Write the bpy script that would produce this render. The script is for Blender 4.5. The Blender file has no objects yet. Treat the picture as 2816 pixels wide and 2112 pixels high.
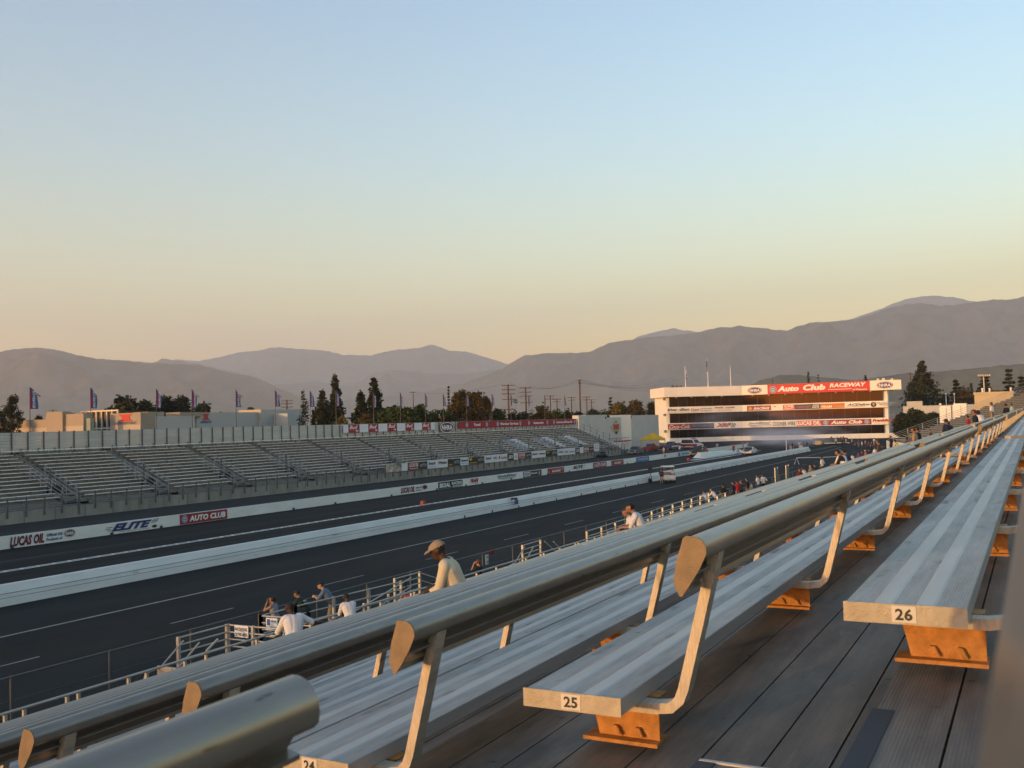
import bpy, bmesh, math, random
from mathutils import Vector, Matrix, noise
from math import sin, cos, tan, atan2, radians, pi, sqrt
S = bpy.context.scene
COL = S.collection
rnd = random.Random(7)
# ---------------------------------------------------------------- camera (measured from the photograph)
PW, PH, FPX = 2816.0, 2112.0, 2700.0
YAW, PITCH, ROLL = radians(28.114), radians(2.224), radians(-1.62)
CAM = Vector((0, 0, 7.3))
FW = Vector((cos(PITCH)*cos(YAW), cos(PITCH)*sin(YAW), sin(PITCH)))
_r = Vector((sin(YAW), -cos(YAW), 0)); _u = _r.cross(FW)
RT = _r*cos(ROLL) + _u*sin(ROLL); UP = -_r*sin(ROLL) + _u*cos(ROLL)
def ray(x, y): return FW*FPX + RT*(x-PW/2) - UP*(y-PH/2)
def onz(x, y, z=0.0): d = ray(x, y); return CAM + d*((z-CAM.z)/d.z)
def ony(x, y, Y): d = ray(x, y); return CAM + d*(Y/d.y)
def onx(x, y, X): d = ray(x, y); return CAM + d*(X/d.x)
def ond(x, y, D): d = ray(x, y); return CAM + d*(D/FPX)          # at depth D along the optical axis
def hor(x): return 1120+.02828*(2854-x)                             # horizon row at a column
def Xat(px, Y): return ony(px, hor(px), Y).x                        # X of a column on a wall of constant Y
def Yat(px, X): return onx(px, hor(px), X).y
# ---------------------------------------------------------------- materials
MATS = {}
def mat(name, col, rough=.6, metal=0., var=0., scale=3., bump=0., bscale=40., stretch=None, spec=.4, var2=None, emit=None, alpha=1, coord='Object', stain=None):
    if name in MATS: return MATS[name]
    m = bpy.data.materials.new(name); m.use_nodes = True; nt = m.node_tree; N = nt.nodes; L = nt.links
    b = N['Principled BSDF']; b.inputs['Base Color'].default_value = (*col, 1); b.inputs['Roughness'].default_value = rough
    b.inputs['Metallic'].default_value = metal; b.inputs['Specular IOR Level'].default_value = spec
    vec = None
    if var or bump or stain:
        tc = N.new('ShaderNodeTexCoord'); mp = N.new('ShaderNodeMapping'); L.new(tc.outputs[coord], mp.inputs[0])
        if stretch: mp.inputs['Scale'].default_value = stretch
        vec = mp.outputs[0]
    if var or stain:
        nz = N.new('ShaderNodeTexNoise'); nz.inputs['Scale'].default_value = scale; nz.inputs['Detail'].default_value = 6; nz.inputs['Roughness'].default_value = .62
        L.new(vec, nz.inputs['Vector'])
        rp = N.new('ShaderNodeValToRGB'); rp.color_ramp.elements[0].position = .3; rp.color_ramp.elements[1].position = .72
        c2 = var2 or tuple(c*(1+var) for c in col); c1 = tuple(c*(1-var) for c in col)
        rp.color_ramp.elements[0].color = (*c1, 1); rp.color_ramp.elements[1].color = (*c2, 1)
        L.new(nz.outputs['Fac'], rp.inputs[0]); out = rp.outputs[0]
        if stain:
            n2 = N.new('ShaderNodeTexNoise'); n2.inputs['Scale'].default_value = stain[1]; n2.inputs['Detail'].default_value = 5
            L.new(vec, n2.inputs['Vector'])
            r2 = N.new('ShaderNodeValToRGB'); r2.color_ramp.elements[0].position = stain[2]; r2.color_ramp.elements[1].position = stain[2]+.12
            r2.color_ramp.elements[0].color = (0, 0, 0, 1); r2.color_ramp.elements[1].color = (1, 1, 1, 1)
            L.new(n2.outputs['Fac'], r2.inputs[0])
            mx = N.new('ShaderNodeMix'); mx.data_type = 'RGBA'; L.new(r2.outputs[0], mx.inputs['Factor']); L.new(out, mx.inputs['A']); mx.inputs['B'].default_value = (*stain[0], 1)
            out = mx.outputs['Result']
        L.new(out, b.inputs['Base Color'])
    if bump:
        n3 = N.new('ShaderNodeTexNoise'); n3.inputs['Scale'].default_value = bscale; n3.inputs['Detail'].default_value = 4; L.new(vec, n3.inputs['Vector'])
        bp = N.new('ShaderNodeBump'); bp.inputs['Strength'].default_value = bump; bp.inputs['Distance'].default_value = .02
        L.new(n3.outputs['Fac'], bp.inputs['Height']); L.new(bp.outputs[0], b.inputs['Normal'])
    MATS[name] = m; return m
# ---------------------------------------------------------------- mesh collector
class MB:
    def __init__(s): s.v = []; s.f = []; s.mi = []; s.sm = []
    def add(s, vs, fs, mi=0, smooth=False):
        o = len(s.v); s.v += [tuple(p) for p in vs]; s.f += [tuple(i+o for i in f) for f in fs]; s.mi += [mi]*len(fs); s.sm += [smooth]*len(fs); return s
    def box(s, x0, x1, y0, y1, z0, z1, mi=0):
        v = [(x0,y0,z0),(x1,y0,z0),(x1,y1,z0),(x0,y1,z0),(x0,y0,z1),(x1,y0,z1),(x1,y1,z1),(x0,y1,z1)]
        return s.add(v, [(0,3,2,1),(4,5,6,7),(0,1,5,4),(1,2,6,5),(2,3,7,6),(3,0,4,7)], mi)
    def obox(s, c, ex, ey, ez, mi=0):
        c, ex, ey, ez = map(Vector, (c, ex, ey, ez))
        v = [c+a*ex+b*ey+d*ez for d in (-1, 1) for a, b in ((-1,-1),(1,-1),(1,1),(-1,1))]
        return s.add(v, [(0,3,2,1),(4,5,6,7),(0,1,5,4),(1,2,6,5),(2,3,7,6),(3,0,4,7)], mi)
    def bar(s, a, b, w, h=None, mi=0):
        a, b = Vector(a), Vector(b); d = b-a; l = d.length; d = d/l; h = h or w
        t = Vector((0,0,1)) if abs(d.z) < .9 else Vector((1,0,0)); n = d.cross(t).normalized(); m = n.cross(d)
        return s.obox((a+b)/2, d*l/2, n*w/2, m*h/2, mi)
    def prism(s, prof, x0, x1, axis='x', mi=0, cap=True):
        n = len(prof); f = {'x': lambda t, p: (t, p[0], p[1]), 'y': lambda t, p: (p[0], t, p[1]), 'z': lambda t, p: (p[0], p[1], t)}[axis]
        v = [f(x0, p) for p in prof] + [f(x1, p) for p in prof]
        fs = [(i, (i+1) % n, (i+1) % n+n, i+n) for i in range(n)]
        if cap: fs += [tuple(range(n))[::-1], tuple(range(n, 2*n))]
        return s.add(v, fs, mi)
    def tube(s, pts, r, n=8, mi=0, cap=True, smooth=True):
        pts = [Vector(p) for p in pts]; R = r if isinstance(r, (list, tuple)) else [r]*len(pts); vs = []; fs = []
        ref = None
        for i, p in enumerate(pts):
            d = (pts[min(i+1, len(pts)-1)]-pts[max(i-1, 0)]).normalized()
            if ref is None: ref = Vector((0,0,1)) if abs(d.z) < .9 else Vector((1,0,0))
            a = d.cross(ref).normalized(); b = a.cross(d).normalized(); ref = b
            vs += [p+(a*cos(2*pi*k/n)+b*sin(2*pi*k/n))*R[i] for k in range(n)]
        for i in range(len(pts)-1):
            fs += [(i*n+k, i*n+(k+1) % n, (i+1)*n+(k+1) % n, (i+1)*n+k) for k in range(n)]
        s.add(vs, fs, mi, smooth)
        if cap: s.add(vs[:n], [tuple(range(n))], mi); s.add(vs[-n:], [tuple(range(n))[::-1]], mi)
        return s
    def quad(s, a, b, c, d, mi=0): return s.add([a, b, c, d], [(0,1,2,3)], mi)
    def disc(s, c, u, v, ru, rv, n=24, mi=0, th=0.):
        c, u, v = Vector(c), Vector(u), Vector(v)
        ring = [c+u*ru*cos(2*pi*k/n)+v*rv*sin(2*pi*k/n) for k in range(n)]
        if th:
            w = u.cross(v).normalized()*th; vs = ring+[p+w for p in ring]
            return s.add(vs, [tuple(range(n))[::-1], tuple(range(n, 2*n))]+[(k, (k+1) % n, (k+1) % n+n, k+n) for k in range(n)], mi)
        return s.add(ring, [tuple(range(n))], mi)
    def ball(s, c, r, nu=10, nv=7, mi=0, sc=(1,1,1)):
        c = Vector(c); vs = [c+Vector((0,0,-r*sc[2]))]
        for j in range(1, nv):
            t = -pi/2+pi*j/nv
            vs += [c+Vector((r*sc[0]*cos(t)*cos(2*pi*k/nu), r*sc[1]*cos(t)*sin(2*pi*k/nu), r*sc[2]*sin(t))) for k in range(nu)]
        vs.append(c+Vector((0,0,r*sc[2]))); fs = [(0, 1+(k+1) % nu, 1+k) for k in range(nu)]
        for j in range(nv-2): fs += [(1+j*nu+k, 1+j*nu+(k+1) % nu, 1+(j+1)*nu+(k+1) % nu, 1+(j+1)*nu+k) for k in range(nu)]
        e = len(vs)-1; o = 1+(nv-2)*nu; fs += [(o+k, o+(k+1) % nu, e) for k in range(nu)]
        return s.add(vs, fs, mi, True)
    def mesh(s, name):
        m = bpy.data.meshes.new(name); m.from_pydata(s.v, [], s.f)
        m.polygons.foreach_set('material_index', s.mi); m.polygons.foreach_set('use_smooth', s.sm); m.update(); return m
    def build(s, name, mats, parent=None, loc=None, fix=True):
        me = s.mesh(name)
        if fix:
            bm = bmesh.new(); bm.from_mesh(me); bmesh.ops.recalc_face_normals(bm, faces=bm.faces); bm.to_mesh(me); bm.free()
        for m in (mats if isinstance(mats, (list, tuple)) else [mats]): me.materials.append(m)
        o = bpy.data.objects.new(name, me); COL.objects.link(o)
        if parent is not None: o.parent = parent
        if loc is not None: o.location = loc
        return o
def tag(o, label=None, cat=None, group=None, kind=None):
    if label: o['label'] = label
    if cat: o['category'] = cat
    if group: o['group'] = group
    if kind: o['kind'] = kind
    return o
def thing(name, label, cat, loc=(0,0,0), rz=0., group=None):
    o = bpy.data.objects.new(name, None); o.empty_display_size = .1; COL.objects.link(o); o.location = loc; o.rotation_euler = (0, 0, rz)
    return tag(o, label, cat, group)
def struct(name, mb, m, label=None): 
    o = mb.build(name, m); o['kind'] = 'structure'
    if label: o['label'] = label
    return o
def dup(o, parent=None, depth=0):
    c = o.copy(); COL.objects.link(c)
    if parent is not None: c.parent = parent
    for ch in list(o.children): dup(ch, c)
    return c
_tc = {}
def text(s, parent, m, org, u, v, w, h, shear=0., bold=.02, name='lettering', lift=.012, align='c'):
    """lettering filling a w x h box whose lower-left corner is org, on the plane spanned by unit vectors u (reading direction) and v (up)"""
    key = (s, shear, bold)
    if key not in _tc:
        c = bpy.data.curves.new('t', 'FONT'); c.body = s; c.shear = shear; c.offset = bold; c.resolution_u = 2; c.extrude = 0; c.space_character = 1.03
        o = bpy.data.objects.new('t', c); COL.objects.link(o); bpy.context.view_layer.update()
        me = bpy.data.meshes.new_from_object(o.evaluated_get(bpy.context.evaluated_depsgraph_get())); bpy.data.objects.remove(o)
        xs = [q.co.x for q in me.vertices] or [0, 1]; ys = [q.co.y for q in me.vertices] or [0, 1]
        _tc[key] = ([((q.co.x-min(xs))/(max(xs)-min(xs)), (q.co.y-min(ys))/(max(ys)-min(ys))) for q in me.vertices], [tuple(p.vertices) for p in me.polygons])
        bpy.data.meshes.remove(me)
    vs, fs = _tc[key]; org, u, v = Vector(org), Vector(u), Vector(v); n = u.cross(v)
    return MB().add([org+u*a*w+v*b*h+n*lift for a, b in vs], fs).build(name, m, parent, fix=False)
# ---------------------------------------------------------------- world, sun, camera
SUN_EL, SUN_AZ = radians(5), radians(20)         # sun low behind the camera, a little to the far-stand side
sd = Vector((-cos(SUN_EL)*cos(SUN_AZ), cos(SUN_EL)*sin(SUN_AZ), sin(SUN_EL)))   # towards the sun
w = bpy.data.worlds.new('World'); S.world = w; w.use_nodes = True
nt = w.node_tree; sky = nt.nodes.new('ShaderNodeTexSky'); sky.sky_type = 'NISHITA'; sky.sun_disc = False
sky.sun_elevation = SUN_EL; sky.sun_rotation = atan2(sd.x, sd.y); sky.altitude = 300; sky.air_density = 1.5; sky.dust_density = 1.0; sky.ozone_density = 5
# the camera's white balance and the smog near the horizon: tint by elevation
_tc0 = nt.nodes.new('ShaderNodeTexCoord'); _sx = nt.nodes.new('ShaderNodeSeparateXYZ'); _rp = nt.nodes.new('ShaderNodeValToRGB'); _mx = nt.nodes.new('ShaderNodeMix'); _mx.data_type = 'RGBA'; _mx.blend_type = 'MULTIPLY'; _mx.inputs['Factor'].default_value = 1
nt.links.new(_tc0.outputs['Generated'], _sx.inputs[0]); nt.links.new(_sx.outputs['Z'], _rp.inputs[0]); nt.links.new(sky.outputs[0], _mx.inputs['A']); nt.links.new(_rp.outputs[0], _mx.inputs['B']); nt.links.new(_mx.outputs['Result'], nt.nodes['Background'].inputs[0])
_el = _rp.color_ramp.elements; _el[0].position = 0; _el[0].color = (4.7,2.25,.76,1); _el[1].position = 1; _el[1].color = (3.19,2.04,1.31,1)
for _p0, _c0 in ((.07, (4.8,2.34,.88,1)), (.16, (4.8,2.48,1.36,1)), (.26, (4.1,2.37,1.57,1)), (.40, (3.6,2.2,1.58,1))): _q = _el.new(_p0); _q.color = _c0
nt.nodes['Background'].inputs[1].default_value = .15
sl = bpy.data.lights.new('sun', 'SUN'); sl.energy = .92; sl.angle = radians(.5); sl.color = (1, .59, .20)
so = bpy.data.objects.new('sun', sl); COL.objects.link(so); so.rotation_euler = sd.to_track_quat('Z', 'Y').to_euler()
cd = bpy.data.cameras.new('camera'); cd.sensor_width = 36; cd.lens = FPX/PW*36; cd.clip_start = .05; cd.clip_end = 60000
cam = bpy.data.objects.new('camera', cd); COL.objects.link(cam); S.camera = cam
cam.matrix_world = Matrix(((RT.x, UP.x, -FW.x, CAM.x), (RT.y, UP.y, -FW.y, CAM.y), (RT.z, UP.z, -FW.z, CAM.z), (0,0,0,1)))
cd.dof.use_dof = True; cd.dof.focus_distance = 9.0; cd.dof.aperture_fstop = 11
S.view_settings.view_transform = 'Standard'; S.view_settings.look = 'None'; S.view_settings.gamma = 1; S.view_settings.exposure = 1.4
S.cycles.use_denoising = True; S.cycles.max_bounces = 5; S.cycles.volume_bounces = 1; S.cycles.volume_max_steps = 96; S.cycles.transparent_max_bounces = 16
# ---------------------------------------------------------------- ground, mountains, air
mb = MB(); mb.quad((-2500,-4000,-.02),(20000,-4000,-.02),(20000,20000,-.02),(-2500,20000,-.02))
struct('ground', mb, mat('dry_ground', (.11,.095,.07), .95, var=.3, scale=.02))
D = 1.2732
RIDGES = [ # name, depth, silhouette in photo columns/rows, spur depth
 ('far_mountain', 17000, [(300,800),(380,776),(430,780),(480,770),(520,760),(560,757),(600,750),(640,753),(700,757),(740,766),(800,768),(830,760),(860,755),(900,752),(935,744),(970,757),(1010,760),(1050,772),(1090,784),(1140,800),(1250,800),(1380,726),(1420,716),(1450,709),(1500,716),(1560,735),(1700,735),(1900,668),(1930,655),(1960,645),(2010,638),(2060,642),(2110,652),(2200,690),(2350,700)]),
 ('mid_mountain', 13000, [(250,830),(330,784),(350,774),(385,779),(430,786),(520,806),(590,832),(640,828),(690,825),(760,834),(800,808),(830,801),(860,799),(920,806),(1000,808),(1060,800),(1100,794),(1180,800),(1300,830)]),
 ('main_mountain', 10000, [(700,868),(900,850),(1000,828),(1060,806),(1085,797),(1100,786),(1115,776),(1135,768),(1180,763),(1220,763),(1250,762),(1272,760),(1290,752),(1310,743),(1330,738),(1400,729),(1460,724),(1500,718),(1540,710),(1560,707),(1600,704),(1640,708),(1700,715),(1720,705),(1750,698),(1800,694),(1850,690),(1880,681),(1910,668),(1950,658),(1980,654),(2000,655),(2030,660),(2070,658),(2100,653),(2150,646),(2180,647),(2212,640),(2300,640),(2450,650)]),
 ('near_mountain', 8500, [(-300,800),(-150,785),(-60,768),(0,760),(30,754),(60,752),(90,751),(130,757),(170,768),(200,773),(230,776),(300,781),(360,786),(400,787),(430,789),(470,798),(500,806),(540,812),(570,822),(600,838),(650,858),(720,875)]),
 ('foothill', 3500, [(1230,915),(1420,893),(1560,862),(1640,822),(1680,811),(1710,809),(1750,812),(1780,815),(1850,822),(1900,814),(1960,806),(2020,803),(2060,799),(2100,796),(2150,790),(2212,786),(2300,780),(2450,790)])]
def interp(P, x):
    for (a, b), (c, d) in zip(P, P[1:]):
        if a <= x <= c:
            t = (x-a)/(c-a); return b+(d-b)*t
    return P[0][1] if x < P[0][0] else P[-1][1]
def ridge(name, depth, P, m, seed):
    x0, x1 = P[0][0], P[-1][0]; n = int((x1-x0)/5)+1; rows = 56; vs = []; fs = []
    for i in range(n):
        dx = x0+(x1-x0)*i/(n-1); y = interp(P, dx); px = dx*D; py = y*D
        top = ond(px, py, depth); base = Vector((top.x, top.y, 0)); dirv = Vector((CAM.x-top.x, CAM.y-top.y, 0)).normalized()
        h = max(top.z, 30); k = depth/10000
        h += (noise.fractal(Vector((dx*.06, seed, 0)), 1, 2, 5))*9*k
        run = h*2.6+300*k
        for j in range(-4, rows):
            t = j/(rows-1)
            if j < 0: p = base-dirv*(-t*run*2); z = h*(1+t*5)
            else:
                q = base+dirv*(run*t); sc = 1.0/(620*k+160); q3 = Vector((q.x*sc, q.y*sc, seed))
                q3 = q3+Vector((noise.noise(q3*.7), noise.noise(q3*.7+Vector((5,5,5))), 0))*.5
                spur = noise.fractal(q3, 1.0, 2.1, 5); gull = 1-2.0*abs(noise.noise(q3*1.5+Vector((2,7,0))))-.35*abs(noise.noise(q3*4))
                a = min(1, t*3.0)*(1-t)**.8
                p = q; z = max(h*(1-t)**1.15*(1-.10*t)+h*a*(.30*spur+.27*gull-.08), -10)
            vs.append((p.x, p.y, z))
    R = rows+4
    for i in range(n-1):
        for j in range(R-1): fs.append((i*R+j, i*R+j+1, (i+1)*R+j+1, (i+1)*R+j))
    o = MB().add(vs, fs, 0, True).build(name, m); o['kind'] = 'structure'; return o
mm = mat('chaparral', (.062,.066,.060), .95, var=.7, scale=.006, spec=.05)
mf = mat('scrub', (.06,.062,.04), .95, var=.6, scale=.012, spec=.05)
for k, (nme, dep, P) in enumerate(RIDGES): ridge(nme, dep, P, mf if nme == 'foothill' else mm, k*7.3+1)
# the air: one even volume that makes the mountains fade
HZ = dict(x0=-420, x1=21000, y0=-3000, y1=19500, z0=-12, z1=2600)
mb = MB(); mb.box(HZ['x0'], HZ['x1'], HZ['y0'], HZ['y1'], HZ['z0'], HZ['z1'])
hm = bpy.data.materials.new('haze_air'); hm.use_nodes = True; hm.node_tree.nodes.clear()
_o = hm.node_tree.nodes.new('ShaderNodeOutputMaterial'); _p = hm.node_tree.nodes.new('ShaderNodeVolumePrincipled')
_p.inputs['Density'].default_value = 7e-5; _p.inputs['Color'].default_value = (.84,.93,1.0,1); _p.inputs['Anisotropy'].default_value = .0
hm.node_tree.links.new(_p.outputs[0], _o.inputs['Volume'])
hz = mb.build('haze', hm); tag(hz, kind='stuff')
# ================================================================ NEAR GRANDSTAND
ROWD, ROWR, GRADE = .815, .249, .0045
def row_y(k): return .17+ROWD*(26-k)
def row_z(k, x=2.5): return 6.826-ROWR*(26-k)+GRADE*(x-2.5)
def ribbed(name, col, rough, metal, pitch, strength, ax=1, dirt=.25):
    m = mat(name, col, rough, metal, var=dirt, scale=2.2, stretch=(.6, 2.5, 1), stain=((.20,.17,.13), 5.0, .60))
    nt = m.node_tree; N = nt.nodes; L = nt.links; b = N['Principled BSDF']
    # scuffs along the plank and small dark specks of dirt
    t2 = N.new('ShaderNodeTexCoord'); m2 = N.new('ShaderNodeMapping'); m2.inputs['Scale'].default_value = (2.2, 26, 8); n2 = N.new('ShaderNodeTexNoise'); n2.inputs['Scale'].default_value = 1.6; n2.inputs['Detail'].default_value = 8; n2.inputs['Roughness'].default_value = .7
    L.new(t2.outputs['Object'], m2.inputs[0]); L.new(m2.outputs[0], n2.inputs['Vector'])
    n4 = N.new('ShaderNodeTexNoise'); n4.inputs['Scale'].default_value = 19; n4.inputs['Detail'].default_value = 2; L.new(t2.outputs['Object'], n4.inputs['Vector'])
    r4 = N.new('ShaderNodeMapRange'); r4.inputs['From Min'].default_value = .70; r4.inputs['From Max'].default_value = .76; r4.inputs['To Min'].default_value = 1; r4.inputs['To Max'].default_value = .45; L.new(n4.outputs['Fac'], r4.inputs['Value'])
    r2 = N.new('ShaderNodeMapRange'); r2.inputs['From Min'].default_value = .3; r2.inputs['From Max'].default_value = .7; r2.inputs['To Min'].default_value = .72; r2.inputs['To Max'].default_value = 1.22; L.new(n2.outputs['Fac'], r2.inputs['Value'])
    mm_ = N.new('ShaderNodeMath'); mm_.operation = 'MULTIPLY'; L.new(r2.outputs[0], mm_.inputs[0]); L.new(r4.outputs[0], mm_.inputs[1])
    src = b.inputs['Base Color'].links[0].from_socket; vm = N.new('ShaderNodeVectorMath'); vm.operation = 'SCALE'; L.new(src, vm.inputs[0]); L.new(mm_.outputs[0], vm.inputs['Scale']); L.new(vm.outputs[0], b.inputs['Base Color'])
    rr = N.new('ShaderNodeMapRange'); rr.inputs['To Min'].default_value = rough-.14; rr.inputs['To Max'].default_value = rough+.2; L.new(n2.outputs['Fac'], rr.inputs['Value']); L.new(rr.outputs[0], b.inputs['Roughness'])
    tc = N.new('ShaderNodeTexCoord'); wv = N.new('ShaderNodeTexWave'); wv.wave_type = 'BANDS'; wv.bands_direction = 'XYZ'[ax]; wv.inputs['Scale'].default_value = .314/pitch
    bp = N.new('ShaderNodeBump'); bp.inputs['Strength'].default_value = strength; bp.inputs['Distance'].default_value = .003
    L.new(tc.outputs['Object'], wv.inputs[0]); L.new(wv.outputs['Fac'], bp.inputs['Height']); L.new(bp.outputs[0], b.inputs['Normal']); return m
A_SEAT = ribbed('ribbed_aluminium', (.40,.385,.36), .5, .35, .0065, .55)
A_SMOOTH = mat('smooth_aluminium', (.46,.44,.41), .42, .35, var=.14, scale=3, stretch=(.4,3,3))
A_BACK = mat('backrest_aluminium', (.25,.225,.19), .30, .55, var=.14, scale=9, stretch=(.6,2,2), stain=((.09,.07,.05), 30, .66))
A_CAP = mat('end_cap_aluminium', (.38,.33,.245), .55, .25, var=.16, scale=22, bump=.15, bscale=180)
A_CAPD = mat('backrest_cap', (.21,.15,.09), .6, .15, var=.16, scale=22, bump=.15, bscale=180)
A_POST = ribbed('ribbed_post', (.46,.40,.31), .5, .3, .009, .22, 1, .12)
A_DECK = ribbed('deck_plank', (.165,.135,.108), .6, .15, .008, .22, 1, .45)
RUST = mat('bracket_paint', (.40,.175,.04), .6, .1, var=.3, scale=30, bump=.2, bscale=220)
BLK = mat('black_vinyl', (.02,.02,.02), .5); STICK = mat('number_sticker', (.58,.53,.44), .5)
STEEL = mat('galvanised_steel', (.40,.40,.40), .45, .5, var=.15, scale=8)
NOSE = mat('dark_nosing', (.035,.037,.045), .7)
W = .28
def seat_prof():   # y from the back edge, z from the seat top: two smooth raised bands between three ribbed ones
    top = [(0,-.004),(.004,-.0015),(.068,-.0015),(.074,.001),(.108,.001),(.114,-.0015),(.166,-.0015),(.172,.001),(.206,.001),(.212,-.0015),(.276,-.0015),(.28,-.004)]
    return top+[(.28,-.045),(.262,-.045),(.262,-.012),(.018,-.012),(.018,-.045),(0,-.045)]
BP = [(-.160,.310),(-.166,.36),(-.178,.398),(-.183,.411),(-.191,.420),(-.202,.4245),(-.214,.4245),(-.226,.420),(-.235,.412),(-.241,.400),(-.243,.387),(-.241,.374),(-.234,.367),(-.212,.366),(-.193,.338),(-.212,.334),(-.212,.328),(-.192,.325),(-.170,.290),(-.173,.277),(-.162,.292)]
CAPP = [(-.157,.312),(-.166,.36),(-.181,.405),(-.185,.419),(-.193,.4265),(-.224,.4235),(-.236,.415),(-.244,.400),(-.245,.384),(-.226,.345),(-.200,.305),(-.178,.274),(-.172,.274),(-.160,.297)]
POSTP = [(.13,-.060),(-.04,-.060),(-.085,-.053),(-.110,-.030),(-.122,0.0),(-.176,.20),(-.226,.392)]
def post_mb(x, w=.05, t=.028):
    mb = MB(); n = len(POSTP); L = []; Rr = []
    for i, (y, z) in enumerate(POSTP):
        a = POSTP[max(i-1, 0)]; b = POSTP[min(i+1, n-1)]; d = Vector((b[0]-a[0], b[1]-a[1])).normalized(); nn = Vector((-d.y, d.x))*t/2
        L.append((y+nn.x, z+nn.y)); Rr.append((y-nn.x, z-nn.y))
    prof = L+Rr[::-1]; m = 2*n
    v = [(x, y, z) for y, z in prof]+[(x+w, y, z) for y, z in prof]
    fs = [(i, (i+1) % m, (i+1) % m+m, i+m) for i in range(m)]
    for i in range(n-1): fs += [(i, i+1, m-2-i, m-1-i), (i+m, i+1+m, 2*m-2-i, 2*m-1-i)]
    return mb.add(v, fs)
def bracket_mb(x):
    mb = MB(); zb = -.176; pr = [(-.030,-.046),(.175,-.046),(.148,zb+.01),(-.030,zb+.01)]
    mb.prism(pr, x, x+.006); mb.box(x, x+.07, -.03, .175, -.052, -.046); mb.box(x-.035, x+.06, -.035, .185, zb+.002, zb+.012)
    for yy in (.03, .095):
        mb.tube([(x-.001, yy, zb+.034), (x-.016, yy, zb+.034)], .011, 6); mb.tube([(x-.012, yy-.014, zb+.018), (x-.012, yy-.002, zb+.040)], .006, 6)
    return mb
def split_seat(L):   # ribbed zones and smooth bands get their own material slots
    P = seat_prof(); mb = MB(); n = len(P)
    v = [(0, y, z) for y, z in P]+[(L, y, z) for y, z in P]
    for i in range(n):
        j = (i+1) % n; mid = (P[i][1]+P[j][1])/2
        mb.add([v[i], v[j], v[j+n], v[i+n]], [(0,1,2,3)], 1 if (mid > -.0008 or i > 10) else 0)
    return mb
def nearbench(k, x0, x1, label, posts0=.12, detail=2, back=True):
    L = x1-x0; y = row_y(k); z = row_z(k, x0)
    t = thing('bleacher_bench', label, 'bench', (x0, y+(.013 if k == 26 and x0 < 0 else 0), z+((.036 if k == 26 else .018) if x0 < 0 else 0)), 0, 'benches of the near grandstand'); t.rotation_euler.y = -GRADE
    if detail == 0:
        mb = MB(); mb.box(0, L, 0, .28, -.045, 0); mb.box(0, L, -.234, -.165, .28, .42, 1)
        mb.box(-.004, 0, 0, .28, -.045, .001, 2); mb.box(-.004, 0, -.234, -.165, .28, .42, 2)
        for i in range(int(L/2.02)+1): mb.bar((.15+2.02*i, -.11, -.06), (.15+2.02*i, -.2, .3), .05, .03, 2); mb.box(.2+2.02*i, .206+2.02*i, .03, .2, -.166, -.046, 3)
        bpy.data.objects.remove(t)
        o = mb.build('bleacher_bench', [A_SEAT, A_BACK, A_CAP, RUST], None, (x0, y, z)); o.rotation_euler.y = -GRADE
        return tag(o, label, 'bench', 'benches of the near grandstand')
    st = split_seat(L).build('seat_plank', [A_SEAT, A_SMOOTH], t)
    mb = MB(); mb.box(-.004, -.0005, -.002, .282, -.047, .0015); mb.build('end_cap', A_CAP, st)
    if detail == 2 and x0 > 0:
        mb = MB(); mb.box(-.0055, -.0042, .112, .168, -.042, -.002); mb.build('number_sticker', STICK, st)
        text(str(k), st, BLK, (-.0057, .160, -.037), (0,-1,0), (0,0,1), .040, .029, 0, .03, 'row_number', .0008)
    if back:
        mb = MB(); mb.prism(BP, 0, L); b = mb.build('backrest', A_BACK, t); b.data.polygons.foreach_set('use_smooth', [True]*len(b.data.polygons)); b.data.set_sharp_from_angle(angle=radians(32))
        mb = MB(); mb.prism(CAPP, -.006, .0); mb.build('end_cap', A_CAPD, b)
        
        if x0 > 0: mb = MB(); mb.prism(CAPP, L, L+.006); mb.build('end_cap', A_CAPD, b)
    for i in range(int((L-posts0)/2.02)+1):
        xx = posts0+2.02*i
        if back: post_mb(xx).build('backrest_post', A_POST, t)
        bracket_mb(xx+.06).build('seat_bracket', RUST, t)
    return t
ORD = {26:'26',25:'25',24:'24',23:'23',22:'22',21:'21'}
X1, PITCHX, SECL = 2.30, 14.0, 12.75
for k in range(26, 11, -1):
    xs = {26: 2.58, 25: 2.39}.get(k, X1)
    if k >= 24: lb = 'aluminium bench with the black number %d on its lit end cap' % k
    else: lb = 'aluminium bench row %d of the nearest block, %s below bench 24, backrest top showing' % (k, {23:'one row',22:'two rows',21:'three rows',20:'four rows',19:'five rows',18:'six rows'}.get(k, '%d rows' % (24-k)))
    nearbench(k, xs, X1+SECL, lb, {26:.12,25:.14}.get(k,.13), 2 if k >= 22 else 1)
# the block on our side of the aisle: only its two top backrests reach the picture
nearbench(25, -10.6, .90, 'out of focus aluminium bench whose dark backrest end fills the bottom left corner')
nearbench(26, -10.6, 1.12, 'very blurred beige aluminium backrest right beside the viewer at the right edge')
WORDS = ['second', 'third', 'fourth', 'fifth', 'sixth', 'seventh']
for s in range(1, 7):
    xs = X1+PITCHX*s
    for k in range(26, (11, 7, 2, 1, 1, 1)[s-1], -1):
        nearbench(k, xs, xs+SECL, 'aluminium bench of row %d in the %s seating block from the viewer' % (k, WORDS[s-1]), .13, 1 if (s == 1 and k > 22) else 0)
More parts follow.
